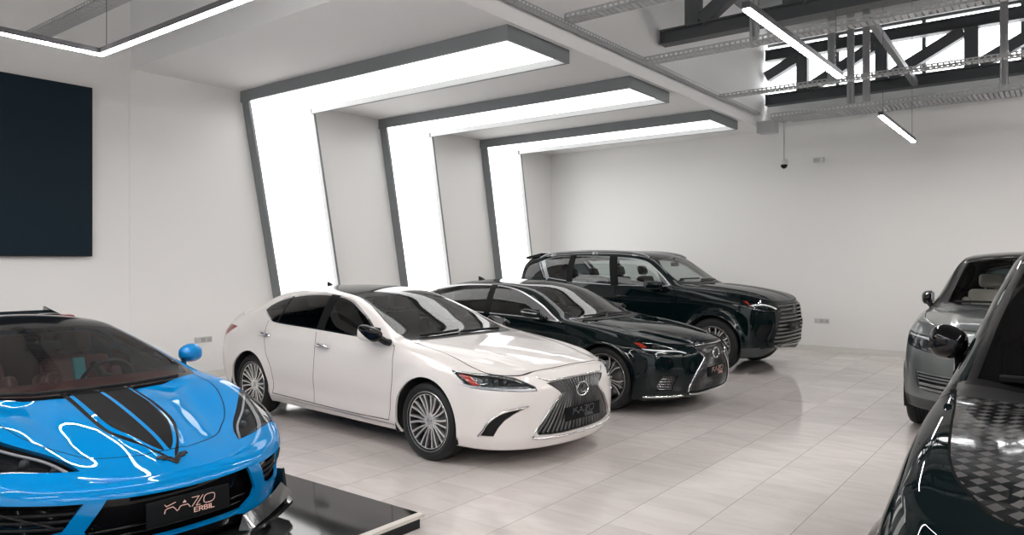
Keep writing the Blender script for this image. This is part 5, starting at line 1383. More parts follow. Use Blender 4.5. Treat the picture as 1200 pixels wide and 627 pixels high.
    wipers(c, r, [[(-.62,.62),(-.60,.3),(-.585,-.05)], [(-.62,-.05),(-.64,-.35),(-.68,-.66)]])
    def rail(b):
        P = [(-3.50,.69,1.775),(-3.35,.68,1.835),(-3.1,.675,1.872),(-2.4,.675,1.895),(-1.7,.68,1.875),(-1.35,.69,1.825),(-1.22,.70,1.765)]
        tube(b, spline2(P, 5), .020, 10)
        for x, z in ((-3.2, 1.80), (-2.3, 1.83), (-1.5, 1.79)): bbox(b, (x-.06, .66, z-.02), (x+.06, .69, z+.06), .01, 1)
    sides(rail, 'roof_rail', M['dark_satin'], r, 60)
    b = NB(); prism(b, [(-.16,-.045),(.22,.03),(.22,-.03),(-.13,-.085)], lambda u, v, t: Vector((-3.74+u, t, 1.838+v)), -.64, .64); bmesh.ops.bevel(b, geom=b.edges[:], offset=.008, segments=2, affect='EDGES'); obj('roof_spoiler', b, W, r, smooth=40)
    def step(b): bbox(b, (-2.40, .80, .30), (-.48, .985, .345), .015, 3)
    sides(step, 'running_board', M['plastic'], r, 40)
    mats = {'tire': M['tire'], 'rim': M['rim_silver'], 'rim_dark': M['rim_dark'], 'barrel': M['barrel'], 'disc': M['disc'], 'cap': M['rim_dark']}
    for x in (0, -2.90):
        for sg in (1, -1): make_wheel(r, x, sg*.845, sg, .415, .285, .27, rim_lx, mats)
    return r
# ================================================================ big square-shouldered SUVs
RR = dict(wb=2.92, wr=.39, ra=.435, x0f=.34, x0r=-3.45, cf=(2.3, 2.6), cr=(3.0, 3.4), flare=.020, flw=.05, xg=(-4.2, -.66), rb=4, rr=6,
 rows=[
  dict(xf=.55, xr=-3.85, z=[(-4.5,.36),(-3.4,.28),(.34,.25),(1.34,.26)], y=[(-4.5,.70),(-3.4,.76),(.34,.74),(1.34,.68)]),
  dict(xf=.80, xr=-4.02, z=[(-4.5,.42),(-3.4,.33),(-2.4,.30),(-.45,.29),(.34,.27),(1.34,.25)], y=[(-4.5,.86),(-3.4,.92),(-2.4,.925),(-.45,.925),(.34,.93),(1.34,.88)], sharp=True),
  dict(xf=.855, xr=-4.07, z=[(-4.5,.56),(-3.4,.48),(-2.4,.45),(-.45,.44),(.34,.43),(1.34,.42)], y=[(-4.5,.92),(-3.4,.965),(-2.4,.970),(-.45,.970),(.34,.965),(1.34,.93)]),
  dict(xf=.865, xr=-4.08, z=[(-4.5,.78),(-3.4,.76),(-2.0,.72),(-.4,.70),(.34,.68),(1.34,.62)], y=[(-4.5,.93),(-3.4,.985),(-2.0,.985),(-.4,.985),(.34,.975),(1.34,.93)]),
  dict(xf=.85, xr=-4.06, z=[(-4.5,1.02),(-3.4,1.02),(-2.4,1.01),(-1.2,1.0),(-.3,.99),(.34,.96),(1.34,.88)], y=[(-4.5,.90),(-3.4,.965),(-2.4,.975),(-1.2,.978),(-.3,.975),(.34,.95),(1.34,.89)]),
  dict(xf=.79, xr=-4.0, z=[(-4.5,1.24),(-3.5,1.24),(-2.8,1.225),(-2.4,1.215),(-1.5,1.195),(-.7,1.175),(0,1.145),(.34,1.11),(.8,1.045),(1.34,1.01)],
       y=[(-4.5,.82),(-3.5,.90),(-2.8,.925),(-2.4,.93),(-1.5,.935),(-.6,.93),(0,.905),(.34,.88),(1.34,.80)]),
 ],
 zc=[(-4.0,1.26),(-3.92,1.42),(-3.82,1.60),(-3.72,1.72),(-3.4,1.765),(-3.0,1.80),(-2.5,1.825),(-2.0,1.828),(-1.7,1.81),(-1.48,1.765),(-1.2,1.58),(-.9,1.378),(-.68,1.235),(-.58,1.20),(-.35,1.19),(0,1.172),(.35,1.14),(.6,1.10),(.73,1.06),(.79,1.02)],
 zr=[(-4.0,1.25),(-3.85,1.45),(-3.7,1.62),(-3.4,1.70),(-3.0,1.745),(-2.5,1.77),(-2.0,1.772),(-1.65,1.745),(-1.42,1.67),(-1.2,1.525),(-.95,1.36),(-.74,1.215),(-.6,1.185)],
 yr=[(-4.0,.72),(-3.7,.70),(-3.0,.69),(-2.4,.69),(-1.7,.69),(-1.4,.705),(-1.1,.745),(-.76,.80),(-.5,.80),(0,.77),(.5,.70),(.8,.58)],
 hr=[(-4.0,.6),(-3.7,.7),(-.7,.4),(-.2,.5),(.3,.6),(.8,.6)],
 bul=[(-4.0,.01),(-3.5,.02),(-2.5,.018),(-.8,.012),(-.4,.016),(.34,.028),(.8,.01)],
)
def rr_disp(V, ib, ir):
    x, y, z = V[...,0], V[...,1], V[...,2]
    m = smooth01((x+2.5)/.3)*smooth01((-.42-x)/.3)
    V[...,1] -= .014*m*np.exp(-((z-.55)/.10)**2)*(y > .8)
    hm = smooth01((x+.55)/.2)*smooth01((.78-x)/.25)
    V[...,2] += hm*.012*smooth01((.60-.10*x-y)/.05)*(z > .95)
    return V
RR['disp'] = rr_disp
FG = dict(RR); FG['flare'] = .055; FG['flw'] = .06
FG['rows'] = [dict(q) for q in RR['rows']]
for q, k in zip(FG['rows'], (1, .955, .95, .94, .915, .925)): q['y'] = [(a, b*k) for a, b in q['y']]
FG['bul'] = [(a, b*.4) for a, b in RR['bul']]
FG['yr'] = [(-4.0,.72),(-3.7,.69),(-3.0,.675),(-2.4,.67),(-1.85,.675),(-1.4,.705),(-1.1,.738),(-.76,.79),(-.5,.80),(0,.77),(.5,.70),(.8,.58)]
FG['zr'] = [(-4.0,1.25),(-3.85,1.45),(-3.7,1.62),(-3.4,1.70),(-3.0,1.745),(-2.5,1.772),(-2.1,1.765),(-1.85,1.73),(-1.6,1.665),(-1.42,1.60),(-1.2,1.505),(-.95,1.375),(-.74,1.225),(-.6,1.185)]
FG['zc'] = [(-4.0,1.26),(-3.92,1.42),(-3.82,1.60),(-3.72,1.72),(-3.4,1.765),(-3.0,1.80),(-2.5,1.828),(-2.1,1.825),(-1.9,1.81),(-1.7,1.765),(-1.2,1.545),(-.9,1.385),(-.68,1.235),(-.58,1.20),(-.35,1.19),(0,1.172),(.35,1.14),(.6,1.10),(.73,1.06),(.79,1.02)]
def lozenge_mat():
    """gloss black bonnet material with rows of grey lozenges in its colour"""
    m = mat('bonnet_lozenge_pattern', (.006, .007, .008), .10, 0, .6); nt = m.node_tree; b = nt.nodes['Principled BSDF']
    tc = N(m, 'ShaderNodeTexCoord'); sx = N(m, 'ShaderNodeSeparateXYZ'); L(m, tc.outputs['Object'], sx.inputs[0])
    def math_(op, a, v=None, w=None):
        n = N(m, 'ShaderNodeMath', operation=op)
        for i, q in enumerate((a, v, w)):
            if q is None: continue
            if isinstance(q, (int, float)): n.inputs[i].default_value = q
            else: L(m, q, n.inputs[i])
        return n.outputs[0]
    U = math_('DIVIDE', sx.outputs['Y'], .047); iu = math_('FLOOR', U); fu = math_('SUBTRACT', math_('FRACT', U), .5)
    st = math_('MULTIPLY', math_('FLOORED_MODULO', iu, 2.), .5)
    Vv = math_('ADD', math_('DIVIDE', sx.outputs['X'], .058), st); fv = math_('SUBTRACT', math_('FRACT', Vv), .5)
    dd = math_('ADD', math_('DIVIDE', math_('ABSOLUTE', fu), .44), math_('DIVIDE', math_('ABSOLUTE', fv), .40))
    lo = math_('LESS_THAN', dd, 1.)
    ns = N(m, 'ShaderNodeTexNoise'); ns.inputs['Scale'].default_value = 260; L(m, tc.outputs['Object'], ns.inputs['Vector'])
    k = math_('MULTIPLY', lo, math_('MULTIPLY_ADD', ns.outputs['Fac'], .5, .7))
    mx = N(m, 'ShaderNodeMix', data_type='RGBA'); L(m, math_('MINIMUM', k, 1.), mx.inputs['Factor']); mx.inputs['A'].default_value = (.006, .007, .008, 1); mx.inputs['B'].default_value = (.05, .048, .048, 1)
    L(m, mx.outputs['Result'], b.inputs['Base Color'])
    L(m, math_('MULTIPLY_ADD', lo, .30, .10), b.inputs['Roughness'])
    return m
def rim_suv(b, rr, h):
    hub(b, .075, h*.60, .06); lugs(b, .055, h*.60+.004)
    for i in range(7):
        a = 2*PI*i/7 + PI/2
        for k in (-1, 1): spoke(b, a+k*.11, .055, rr-.02, .028, .022, h*.58, h*.80, .035, lean=k*.022)
    lathe(b, [(rr-.024, h*.72), (rr-.018, h*.82), (rr-.008, h*.85), (rr+.002, h*.90), (rr+.006, h*.86)], 64, 'y')
def build_suv(pose, S, W, name, label, hoodpts, hood_m, seat_m, ws_m, black):
    c = Car(S); G = M['gap']; yl = lambda p: p.y > .35
    r = empty(name, (pose[0], pose[1], 0), pose[2], label, 'car')
    arches(c, r)
    dx = -.22 if black else 0.
    dlo = [(-3.70,1.52),(-3.45,1.635),(-3.0,1.685),(-2.4,1.708),(-1.9+dx*.5,1.700),(-1.62+dx,1.655),(-1.40+dx,1.575),(-1.15+dx*.6,1.44),(-.86,1.255),(-.80,1.205),(-1.2,1.215),(-1.7,1.225),(-2.4,1.245),(-3.0,1.262),(-3.50,1.285),(-3.62,1.32)]
    dl = spline2(dlo, 4, True, (0, 9, 14))
    c.cut('door_rear', [(-1.78,.34),(-1.78,.9),(-1.79,1.22),(-1.86,1.75),(-2.4,1.74),(-2.80,1.74),(-2.76,1.26),(-2.68,1.05),(-2.56,.92),(-2.42,.76),(-2.38,.60),(-2.40,.36)], 'side', only=['body'], lim=yl)
    c.cut('door_front', [(-1.78,.34),(-1.78,.9),(-1.79,1.22),(-1.86,1.75),(-1.6+dx,1.70),(-1.3+dx,1.54),(-.80,1.225),(-.69,1.19),(-.665,1.10),(-.655,.8),(-.65,.60),(-.64,.33)], 'side', only=['body'], lim=yl)
    gl = shrink(dl, .016)
    for d in ('front', 'rear', 'x'):
        c.cut('frame_'+d, dl, 'side', only=['body' if d == 'x' else 'door_'+d], lim=yl); c.cut('win_'+d, gl, 'side', only=['frame_'+d])
    c.line('pillar', [(-1.79,1.2),(-1.865,1.74)], .15, 'side', only=['win_front', 'win_rear', 'frame_front', 'frame_rear'])
    c.line('pillar_rear', [(-2.76,1.24),(-2.80,1.74)], .12, 'side', only=['win_rear', 'frame_rear', 'win_x', 'frame_x'])
    for seam in ([(-.74,1.205),(-.69,1.19),(-.665,1.10),(-.655,.8),(-.65,.60),(-.64,.335)], [(-1.79,1.2),(-1.78,.9),(-1.78,.345)], [(-2.76,1.25),(-2.68,1.05),(-2.56,.92),(-2.42,.76),(-2.38,.60),(-2.40,.365)]):
        c.line('gap', seam, .008, 'side', 4, only=['body', 'door_front', 'door_rear'], lim=yl)
    c.line('gap', [(-.64,.335),(-1.2,.335),(-1.78,.342),(-2.40,.362)], .008, 'side', 4, only=['body', 'door_front', 'door_rear'], lim=yl)
    n = len(hoodpts)-1
    c.cut('hood', spline2(hoodpts, 4, False, (3,)), 'top', only=['body'], lim=lambda p: p.z > .95, mind=.25)
    c.line('gap', hoodpts[3:], .008, 'top', 4, only=['body', 'hood'], lim=lambda p: p.z > .95, mind=.2)
    e = -.22 if black else 0.
    c.cut('windshield_edge', [(-.64,-.01),(-.65,.3),(-.69,.6),(-.755,.775),(-.95,.745),(-1.2+e*.3,.70),(-1.47+e,.645),(-1.475+e,.3),(-1.47+e,-.01)], 'top', only=['body', 'hood'], lim=lambda p: p.z > 1.1)
    c.cut('windshield', [(-.665,-.01),(-.675,.3),(-.715,.59),(-.78,.735),(-.95,.705),(-1.2+e*.3,.66),(-1.44+e,.605),(-1.445+e,.3),(-1.44+e,-.01)], 'top', only=['windshield_edge'])
    c.cut('cowl', [(-.56,-.01),(-.57,.3),(-.60,.6),(-.66,.80),(-.79,.80),(-.72,.6),(-.66,-.01)], 'top', only=['body', 'hood'], lim=lambda p: p.z > 1.1)
    c.cut('roof', [(-1.475+e,-.01),(-1.48+e,.3),(-1.475+e,.645),(-2.0+e*.3,.63),(-2.9,.62),(-3.6,.62),(-3.6,-.01)], 'top', only=['body'], lim=lambda p: p.z > 1.5)
    c.cut('rear_screen', [(-.01,1.30),(.62,1.32),(.62,1.58),(.5,1.66),(-.01,1.67)], 'rear', only=['body'], lim=lambda p: p.x < -3.6)
    c.cut('taillight', [(.70,1.20),(1.0,1.20),(1.0,.86),(.78,.86)], 'rear', only=['body'], lim=lambda p: p.x < -3.4)
    hl = [(.42,1.03),(.25,1.01),(.05,.985),(-.10,.968),(-.20,.955),(-.20,.815),(-.05,.820),(.12,.845),(.26,.875),(.38,.94)]
    if black: hl = [(.30,.985),(.15,.975),(-.05,.955),(-.20,.94),(-.20,.80),(-.05,.805),(.12,.82),(.22,.87)]
    c.cut('headlight', hl, 45, only=['body'])
    gr = [(0,.960),(.3,.957),(.50,.948),(.54,.93),(.53,.83),(.50,.795),(.3,.785),(0,.78)]
    c.cut('grille', gr+[(-.01,.78),(-.01,.960)], 'front', only=['body'])
    it = [(.135,.640),(.0,.632),(-.15,.622),(-.30,.612),(-.36,.60),(-.36,.50),(-.30,.445),(-.15,.440),(.0,.452),(.10,.475),(.125,.56)]
    c.cut('intake', it, 45, only=['body'])
    c.cut('lower_intake', [(-.01,.56),(.35,.56),(.40,.50),(.36,.43),(-.01,.42)], 'front', only=['body'])
    c.cut('valance', [(-.8,.36),(-.1,.365),(.8,.40),(.8,.1),(-.8,.1)], 45, only=['body'], mind=-.3, lim=lambda p: p.x > .3 and p.z < .39)
    if not black: c.cut('upper', [(-.60,1.19),(-.86,1.21),(-1.2,1.20),(-2.4,1.225),(-3.3,1.25),(-3.9,1.28),(-4.2,1.28),(-4.2,2.),(-.60,2.)], 'side', only=['body', 'door_front', 'door_rear'], lim=lambda p: p.y > .3, mind=-.2)
    c.finish()
    body = c.panel('body', 'body', W, r, thick=.025); c.panel('upper_frame', 'upper', M['pillar'], r, thick=.02) if not black else None; c.panel('shut_lines', 'gap', G, body, thick=0)
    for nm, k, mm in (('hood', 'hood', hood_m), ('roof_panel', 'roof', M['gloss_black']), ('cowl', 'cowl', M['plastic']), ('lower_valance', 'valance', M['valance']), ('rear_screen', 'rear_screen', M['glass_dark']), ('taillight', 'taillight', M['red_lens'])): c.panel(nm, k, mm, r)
    we = c.panel('windshield_surround', 'windshield_edge', M['pillar'], r); c.panel('windshield', 'windshield', ws_m, we, thick=.004)
    doors = {}
    for d in ('front', 'rear'):
        for sg in (1, -1):
            dd = c.panel('door', 'door_'+d, W, r, sg); doors[(d, sg)] = dd
            c.panel('window_trim', 'frame_'+d, M['gloss_black'], dd, sg, thick=.004); c.panel('window', 'win_'+d, M['glass_dark'] if black else M['glass_light'], dd, sg, thick=.004)
    for sg in (1, -1):
        for nm, k, mm in (('door_pillar', 'pillar', M['pillar']), ('quarter_pillar', 'pillar_rear', M['pillar']), ('quarter_window', 'win_x', M['glass_dark']), ('quarter_trim', 'frame_x', M['gloss_black'])): c.panel(nm, k, mm, r, sg, thick=.004)
    arch_liners(c, r); floorpan(c, r)
    handles(c, [(-2.60,1.02,'rear'), (-1.62,1.02,'front')], M['gloss_black'], {k: {sg: doors[(k, sg)] for sg in (1, -1)} for k in ('front', 'rear')}, .22)
    cabin(c, r, -3.5, -.62, .42, 1.15, .86, M['black_leather'], seats=[(-1.85,.42,.72), (-1.85,-.42,.72)], dash=(-1.20,-.74,1.20), seat_m=seat_m, bench=(-2.85,.72), wheel=(-1.35,.42,1.10))
    hls = lamp(c, r, 'headlight', 'headlight', 45, .05, M['lamp_chrome'] if not black else M['lamp_dark'], M['glass_clear'], inner=[(.10,.90,.045,'lens'), (-.03,.885,.045,'lens'), (-.13,.88,.04,'lens')],
         bars=[([(.30,.985),(.05,.960),(-.15,.938)], .010, 'drl'), ([(.22,.885),(.05,.845),(-.15,.825)], .008, 'lamp_chrome')])
    g = c.recess('grille', 'grille', M['grille_black'], r, (-.04, 0, 0))
    for k in range(5):
        b = NB(); z = .80+.032*k; tube(b, [c.hit((abs(y), z), 'front')[0]*1.0 if y >= 0 else Vector((c.hit((-y, z), 'front')[0].x, y, z)) for y in np.linspace(-.52, .52, 21)], .009, 6); obj('grille_slat', b, M['dark_satin'] if not black else M['gloss_black'], g, smooth=60)
    v = c.recess2('bumper_intake', 'intake', M['grille_black'], r, (-.04, -.03, 0))
    def fins(b):
        for i, rad in ((0, .007), (1, .007), (2, .007), (3.6, .014), (5, .012)):
            z = .608-.030*i; seg = [q for q in [(-.37+.52*t, z+.03*t-.01) for t in np.linspace(0, 1, 31)] if inpoly(q, it)]
            if len(seg) > 1: tube(b, [c.hit(q, 45)[0]-Proj(45).d*.012 for q in seg], rad, 6)
    sides(fins, 'intake_fins', M['dark_satin'] if not black else M['plastic'], v, 60)
    c.recess('lower_grille', 'lower_intake', M['grille_black'], r, (-.04, 0, 0))
    if black: mirror_unit(c, r, MIRROR_FG, (.085, .080, .082), M['gloss_black'], None, (-1.25, .84, 1.20))
    else: folded_mirror(c, r, (-1.00, .945, 1.295), (.13, .085, .088), M['gloss_black'], None, (-.86, .90, 1.20))
    wipers(c, r, [[(-.70,.62),(-.68,.3),(-.66,-.05)], [(-.70,-.05),(-.71,-.35),(-.75,-.66)]])
    mats = {'tire': M['tire'], 'rim': M['rim_dark'] if black else M['rim_silver'], 'rim_dark': M['rim_dark'], 'barrel': M['barrel'], 'disc': M['disc'], 'cap': M['rim_dark']}
    for x in (0, -2.92):
        for sg in (1, -1): make_wheel(r, x, sg*.845, sg, .39, .285, .275, rim_suv, mats)
    return r
MIRROR_FG = (-1.42, .905, 1.325)
M['valance'] = mat('dark_grey_valance', (.055, .06, .062), .4, .2)
def build_rr(pose):
    hood = [(-.58,0),(-.59,.3),(-.62,.58),(-.70,.80),(-.45,.84),(0,.835),(.34,.80),(.54,.74),(.66,.60),(.72,.40),(.75,.2),(.755,0)]
    return build_suv(pose, RR, M['grey_paint'], 'grey_suv', 'metallic grey SUV with black roof and light leather seats, partly hidden behind the foreground car', hood, M['grey_paint'], M['tan_leather'], M['clear_windshield'], False)
def build_fg(pose):
    hood = [(-.58,0),(-.59,.3),(-.62,.58),(-.72,.80),(-.45,.775),(-.20,.755),(.15,.72),(.33,.68),(.44,.63),(.53,.57),(.57,.4),(.58,0)]
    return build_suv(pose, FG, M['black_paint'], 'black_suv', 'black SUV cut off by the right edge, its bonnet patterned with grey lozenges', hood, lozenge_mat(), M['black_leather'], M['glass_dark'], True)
# ================================================================ blue mid-engined sports car
C8 = dict(wb=2.65, wr=.33, ra=.365, x0f=.10, x0r=-3.0, cf=(2.05, 2.5), cr=(3.0, 3.4), flare=.012, flw=.05, xg=(-9, 9), rb=5, rr=5, nf=60, nm=130, nt=34, us=3,
 rows=[
  dict(xf=.60, xr=-3.35, z=[(-4,.16),(.10,.11),(1.1,.12)], y=[(-4,.70),(.10,.70),(1.1,.66)]),
  dict(xf=.86, xr=-3.48, z=[(-4,.22),(-3,.16),(-2.2,.13),(-.4,.125),(.10,.125),(1.1,.13)], y=[(-4,.84),(-3,.90),(-2.2,.88),(-.4,.86),(.10,.87),(1.1,.86)], sharp=True),
  dict(xf=.90, xr=-3.54, z=[(-4,.36),(-3,.34),(-2.2,.30),(-.4,.28),(.10,.28),(1.1,.27)], y=[(-4,.90),(-3,.95),(-2.2,.91),(-.4,.885),(.10,.90),(1.1,.88)]),
  dict(xf=.935, xr=-3.56, z=[(-4,.56),(-3,.54),(-2.2,.50),(-.4,.46),(.10,.46),(1.1,.43)], y=[(-4,.92),(-3,.965),(-2.2,.935),(-.4,.905),(.10,.915),(1.1,.90)]),
  dict(xf=.915, xr=-3.54, z=[(-4,.74),(-3,.74),(-2.2,.70),(-1.2,.66),(-.4,.62),(.10,.58),(.6,.515),(1.1,.480)], y=[(-4,.88),(-3,.955),(-2.2,.935),(-1.2,.895),(-.4,.905),(.10,.91),(1.1,.88)]),
  dict(xf=.875, xr=-3.50, z=[(-4,.87),(-3,.90),(-2.5,.905),(-2.1,.885),(-1.6,.845),(-1.0,.805),(-.5,.765),(-.2,.735),(.10,.68),(.4,.60),(.7,.535),(1.1,.510)],
       y=[(-4,.80),(-3,.90),(-2.5,.915),(-2.1,.895),(-1.6,.86),(-1.0,.85),(-.5,.865),(-.2,.875),(.10,.87),(1.1,.83)]),
 ],
 zc=[(-3.5,.89),(-3.3,.93),(-2.9,1.03),(-2.5,1.12),(-2.1,1.185),(-1.75,1.21),(-1.5,1.20),(-1.33,1.165),(-1.0,1.060),(-.6,.930),(-.36,.850),(-.27,.820),(-.19,.800),(-.08,.782),(.06,.757),(.3,.705),(.55,.640),(.72,.585),(.82,.543),(.875,.512)],
 zr=[(-3.5,.88),(-3.2,.92),(-2.8,.98),(-2.4,1.06),(-2.0,1.13),(-1.7,1.155),(-1.45,1.145),(-1.2,1.085),(-.9,.990),(-.65,.898),(-.5,.852),(-.32,.828),(-.1,.812),(.1,.768),(.3,.690),(.5,.625),(.7,.565),(.875,.512)],
 yr=[(-3.5,.62),(-2.8,.56),(-2.3,.52),(-1.7,.51),(-1.4,.535),(-1.1,.60),(-.8,.675),(-.55,.725),(-.3,.735),(0,.725),(.3,.66),(.6,.54),(.87,.36)],
 hr=[(0,.5)],
 bul=[(-3.5,.02),(-2.5,.03),(-1.6,.012),(-.8,.006),(-.4,.014),(0,.022),(.4,.016),(.87,.004)],
)
def c8_disp(V, ib, ir):
    x, y, z = V[...,0], V[...,1], V[...,2]
    hm = smooth01((x+.24)/.10)*smooth01((.84-x)/.3)*(z > .5)
    t = np.clip((x+.25)/1.0, 0, 1)
    inner = .20 - .10*t**3                                   # raised centre section, narrowing to the nose
    V[...,2] += hm*.016*smooth01((inner-y)/.035)
    valley = .47 - .16*t                                  # hollow between it and the wing crest
    V[...,2] -= hm*.028*np.exp(-((y-valley)/.11)**2)*(1-.5*t)
    m = smooth01((x+2.3)/.4)*smooth01((-.55-x)/.4)        # scooped door
    V[...,1] -= .05*m*np.exp(-((z-.45)/.14)**2)*(y > .6)
    return V
C8['disp'] = c8_disp

def rim_c8(b, rr, h):
    hub(b, .07, h*.60, .06); lugs(b, .050, h*.60+.004)
    for i in range(5):
        a = 2*PI*i/5 + PI/2
        for k in (-1, 1): spoke(b, a+k*.16, .055, rr-.018, .026, .022, h*.58, h*.82, .03, lean=k*.02)
    lathe(b, [(rr-.020, h*.72), (rr-.016, h*.82), (rr-.006, h*.85), (rr+.002, h*.90), (rr+.006, h*.86)], 64, 'y')
def build_c8(pose):
    c = Car(C8); W, G = M['blue_paint'], M['gap']; yl = lambda p: p.y > .3
    r = empty('sports_car', (pose[0], pose[1], PH+.001), pose[2], 'bright blue sports car with black bonnet stripes and rear wing on the low platform', 'car')
    arches(c, r)
    # stripes and bonnet
    yo = [(-.25,.160),(-.1,.160),(.16,.164),(.38,.152),(.54,.105),(.65,.062),(.715,.020)]
    hood = [(-.15,-.01),(-.155,.2),(-.20,.40),(-.28,.58),(-.30,.655),(0,.640),(.25,.575),(.42,.492),(.510,.422),(.595,.350),(.665,.240),(.705,.12),(.716,-.01)]
    hs = spline2(hood, 5, False, (4,))
    top = lambda p: p.z > .45
    c.cut('hood', hs, 'top', only=['body'], lim=top, mind=.2)
    st = spline2(yo, 4); st = st + [(.70,.011),(-.25,.011)]
    for par, nm in (('hood', 'hood_stripe'), ('body', 'nose_stripe')):
        c.cut(nm, st, 'top', only=[par], lim=top, mind=.2)
        l2 = [(x, y+.019) for x, y in yo[:-1]] + [(.725,.036),(.775,.012)]; l3 = [(x, y+.042-.010*smooth01((x-.4)/.3)) for x, y in yo[:-1]] + [(.735,.052),(.79,.012)]
        c.cut(nm, spline2(l2, 4) + spline2(l3, 4)[::-1], 'top', only=[par], lim=top, mind=.2)
    c.line('gap', hood[4:], .006, 'top', 4, only=['body', 'hood', 'hood_stripe', 'nose_stripe'], lim=top, mind=.15)
    # glass
    c.cut('windshield_edge', [(-.145,-.01),(-.150,.2),(-.195,.40),(-.27,.57),(-.31,.672),(-.45,.708),(-.60,.698),(-.85,.645),(-1.15,.575),(-1.36,.528),(-1.36,.3),(-1.34,-.01)], 'top', only=['body', 'hood', 'hood_stripe'], lim=top, mind=.1)
    c.cut('windshield', [(-.185,-.01),(-.19,.2),(-.235,.40),(-.31,.555),(-.365,.645),(-.46,.676),(-.60,.668),(-.85,.614),(-1.15,.545),(-1.27,.515),(-1.265,.3),(-1.25,-.01)], 'top', only=['windshield_edge'])
    c.cut('roof', [(-1.34,-.01),(-1.36,.3),(-1.36,.528),(-1.7,.50),(-2.0,.50),(-2.25,.515),(-2.25,-.01)], 'top', only=['body'], lim=lambda p: p.z > 1.0)
    c.cut('engine_cover', [(-2.25,-.01),(-2.25,.40),(-2.8,.42),(-3.2,.45),(-3.2,-.01)], 'top', only=['body'], lim=lambda p: p.z > .9)
    dlo = [(-.60,.838),(-.85,.945),(-1.1,1.040),(-1.35,1.112),(-1.7,1.138),(-1.95,1.115),(-2.08,1.03),(-2.02,.93),(-1.7,.875),(-1.2,.842),(-.8,.822)]
    dl = spline2(dlo, 4, True, (0, 6))
    c.cut('door', [(-.62,.82),(-.58,.70),(-.60,.45),(-.66,.20),(-1.8,.20),(-1.92,.45),(-2.0,.75),(-2.1,1.0),(-1.95,1.135),(-1.7,1.155),(-1.35,1.13),(-1.1,1.055),(-.85,.96)], 'side', only=['body', 'windshield_edge'], lim=lambda p: p.y > .45)
    c.cut('frame', dl, 'side', only=['door'], lim=yl); c.cut('win', shrink(dl, .012), 'side', only=['frame'])
    c.line('gap', [(-.62,.82),(-.58,.70),(-.60,.45),(-.66,.20),(-1.8,.20),(-1.92,.45),(-2.0,.75),(-2.08,.97)], .007, 'side', 4, only=['body', 'door'], lim=yl)
    c.cut('side_intake', [(-1.90,.80),(-2.16,.84),(-2.20,.60),(-2.16,.34),(-2.0,.30),(-1.95,.55)], 'side', only=['body', 'door'], lim=yl)
    # lamps
    hl = [(.700,.425),(.655,.545),(.595,.640),(.525,.735),(.455,.825),(.36,.880),(.22,.902),(.06,.890),(-.01,.850),(.14,.752),(.32,.632),(.49,.510),(.60,.452)]
    c.cut('headlight', spline2(hl, 3, True, (0, 8)), 'top', only=['body'], lim=lambda p: p.z > .50, mind=.03)
    # mouth
    mouth = [(-.01,.437),(.17,.441),(.300,.446),(.375,.452),(.455,.305),(.44,.255),(.36,.205),(-.01,.200)]
    c.cut('mouth', mouth, 'front', only=['body'])
    sv = [(-.275,.447),(-.08,.457),(.10,.462),(.27,.468),(.275,.40),(.235,.285),(.10,.272),(-.06,.280),(-.175,.312)]
    c.cut('side_vent', sv, 45, only=['body'])
    c.cut('chin', [(-.01,.185),(.33,.185),(.40,.165),(.95,.15),(.95,.05),(-.01,.05)], 'front', only=['body'], mind=-.3, lim=lambda p: p.x > .2)
    c.finish()
    body = c.panel('body', 'body', W, r, thick=.02); c.panel('shut_lines', 'gap', G, body, thick=0)
    ns = c.panel('nose_stripe', 'nose_stripe', M['stripe'], body, thick=0)
    hd = c.panel('hood', 'hood', W, r); c.panel('hood_stripe', 'hood_stripe', M['stripe'], hd, thick=.008)
    c.panel('roof_panel', 'roof', M['gloss_black'], r); c.panel('engine_cover', 'engine_cover', M['gloss_black'], r); c.panel('chin', 'chin', M['gloss_black'], r)
    we = c.panel('windshield_surround', 'windshield_edge', M['gloss_black'], r); c.panel('windshield', 'windshield', M['windshield'], we, thick=.004)
    doors = {}
    for sg in (1, -1):
        d = c.panel('door', 'door', W, r, sg); doors[sg] = d
        c.panel('window_trim', 'frame', M['gloss_black'], d, sg, thick=.004); c.panel('window', 'win', M['glass_light'], d, sg, thick=.004)
        c.recess('side_intake', 'side_intake', M['gloss_black'], r, (0, -.05, 0), sg)
    arch_liners(c, r); floorpan(c, r, .10, .66)
    # headlamps
    hls = {}
    for sg in (1, -1):
        h = c.recess('headlight', 'headlight', M['lamp_dark'], r, (-.02, -.01, -.045), side=sg); hls[sg] = h
        b = c.take('headlight', side=sg, push=.001); obj('lens', b, M['glass_clear'], h, smooth='keep')
        for (x, y, rad) in ((.585,.50,.026), (.47,.60,.028), (.34,.70,.028)):
            p = c.hit((x, y), 'top')[0]; b = NB(); bmesh.ops.create_uvsphere(b, u_segments=18, v_segments=12, radius=rad)
            for v in b.verts: v.co += Vector((p.x-.015, p.y-.005, p.z-.045))
            if sg < 0: flip_y(b)
            obj('projector', b, M['lens'], h, smooth=80)
        for pts, rad, mm in (([(.655,.470),(.52,.530),(.36,.655),(.18,.775),(.06,.845)], .008, 'drl'), ([(.645,.525),(.57,.635),(.45,.790),(.30,.855)], .010, 'lamp_chrome')):
            b = NB(); tube(b, [c.hit(q, 'top')[0]-Vector((.01, .005, .022)) for q in spline2(pts, 5)], rad, 8)
            if sg < 0: flip_y(b)
            obj('light_guide', b, M[mm], h, smooth=60)
    # mouth, vents, splitter
    g = c.recess('mouth', 'mouth', M['gloss_black'], r, (-.10, 0, 0))
    b = NB()
    for z in (.235, .275): tube(b, [Vector((c.hit((abs(y), z), 'front')[0].x-.05, y, z)) for y in np.linspace(-.42, .42, 17)], .007, 6)
    obj('mouth_bars', b, M['gloss_black'], g, smooth=60)
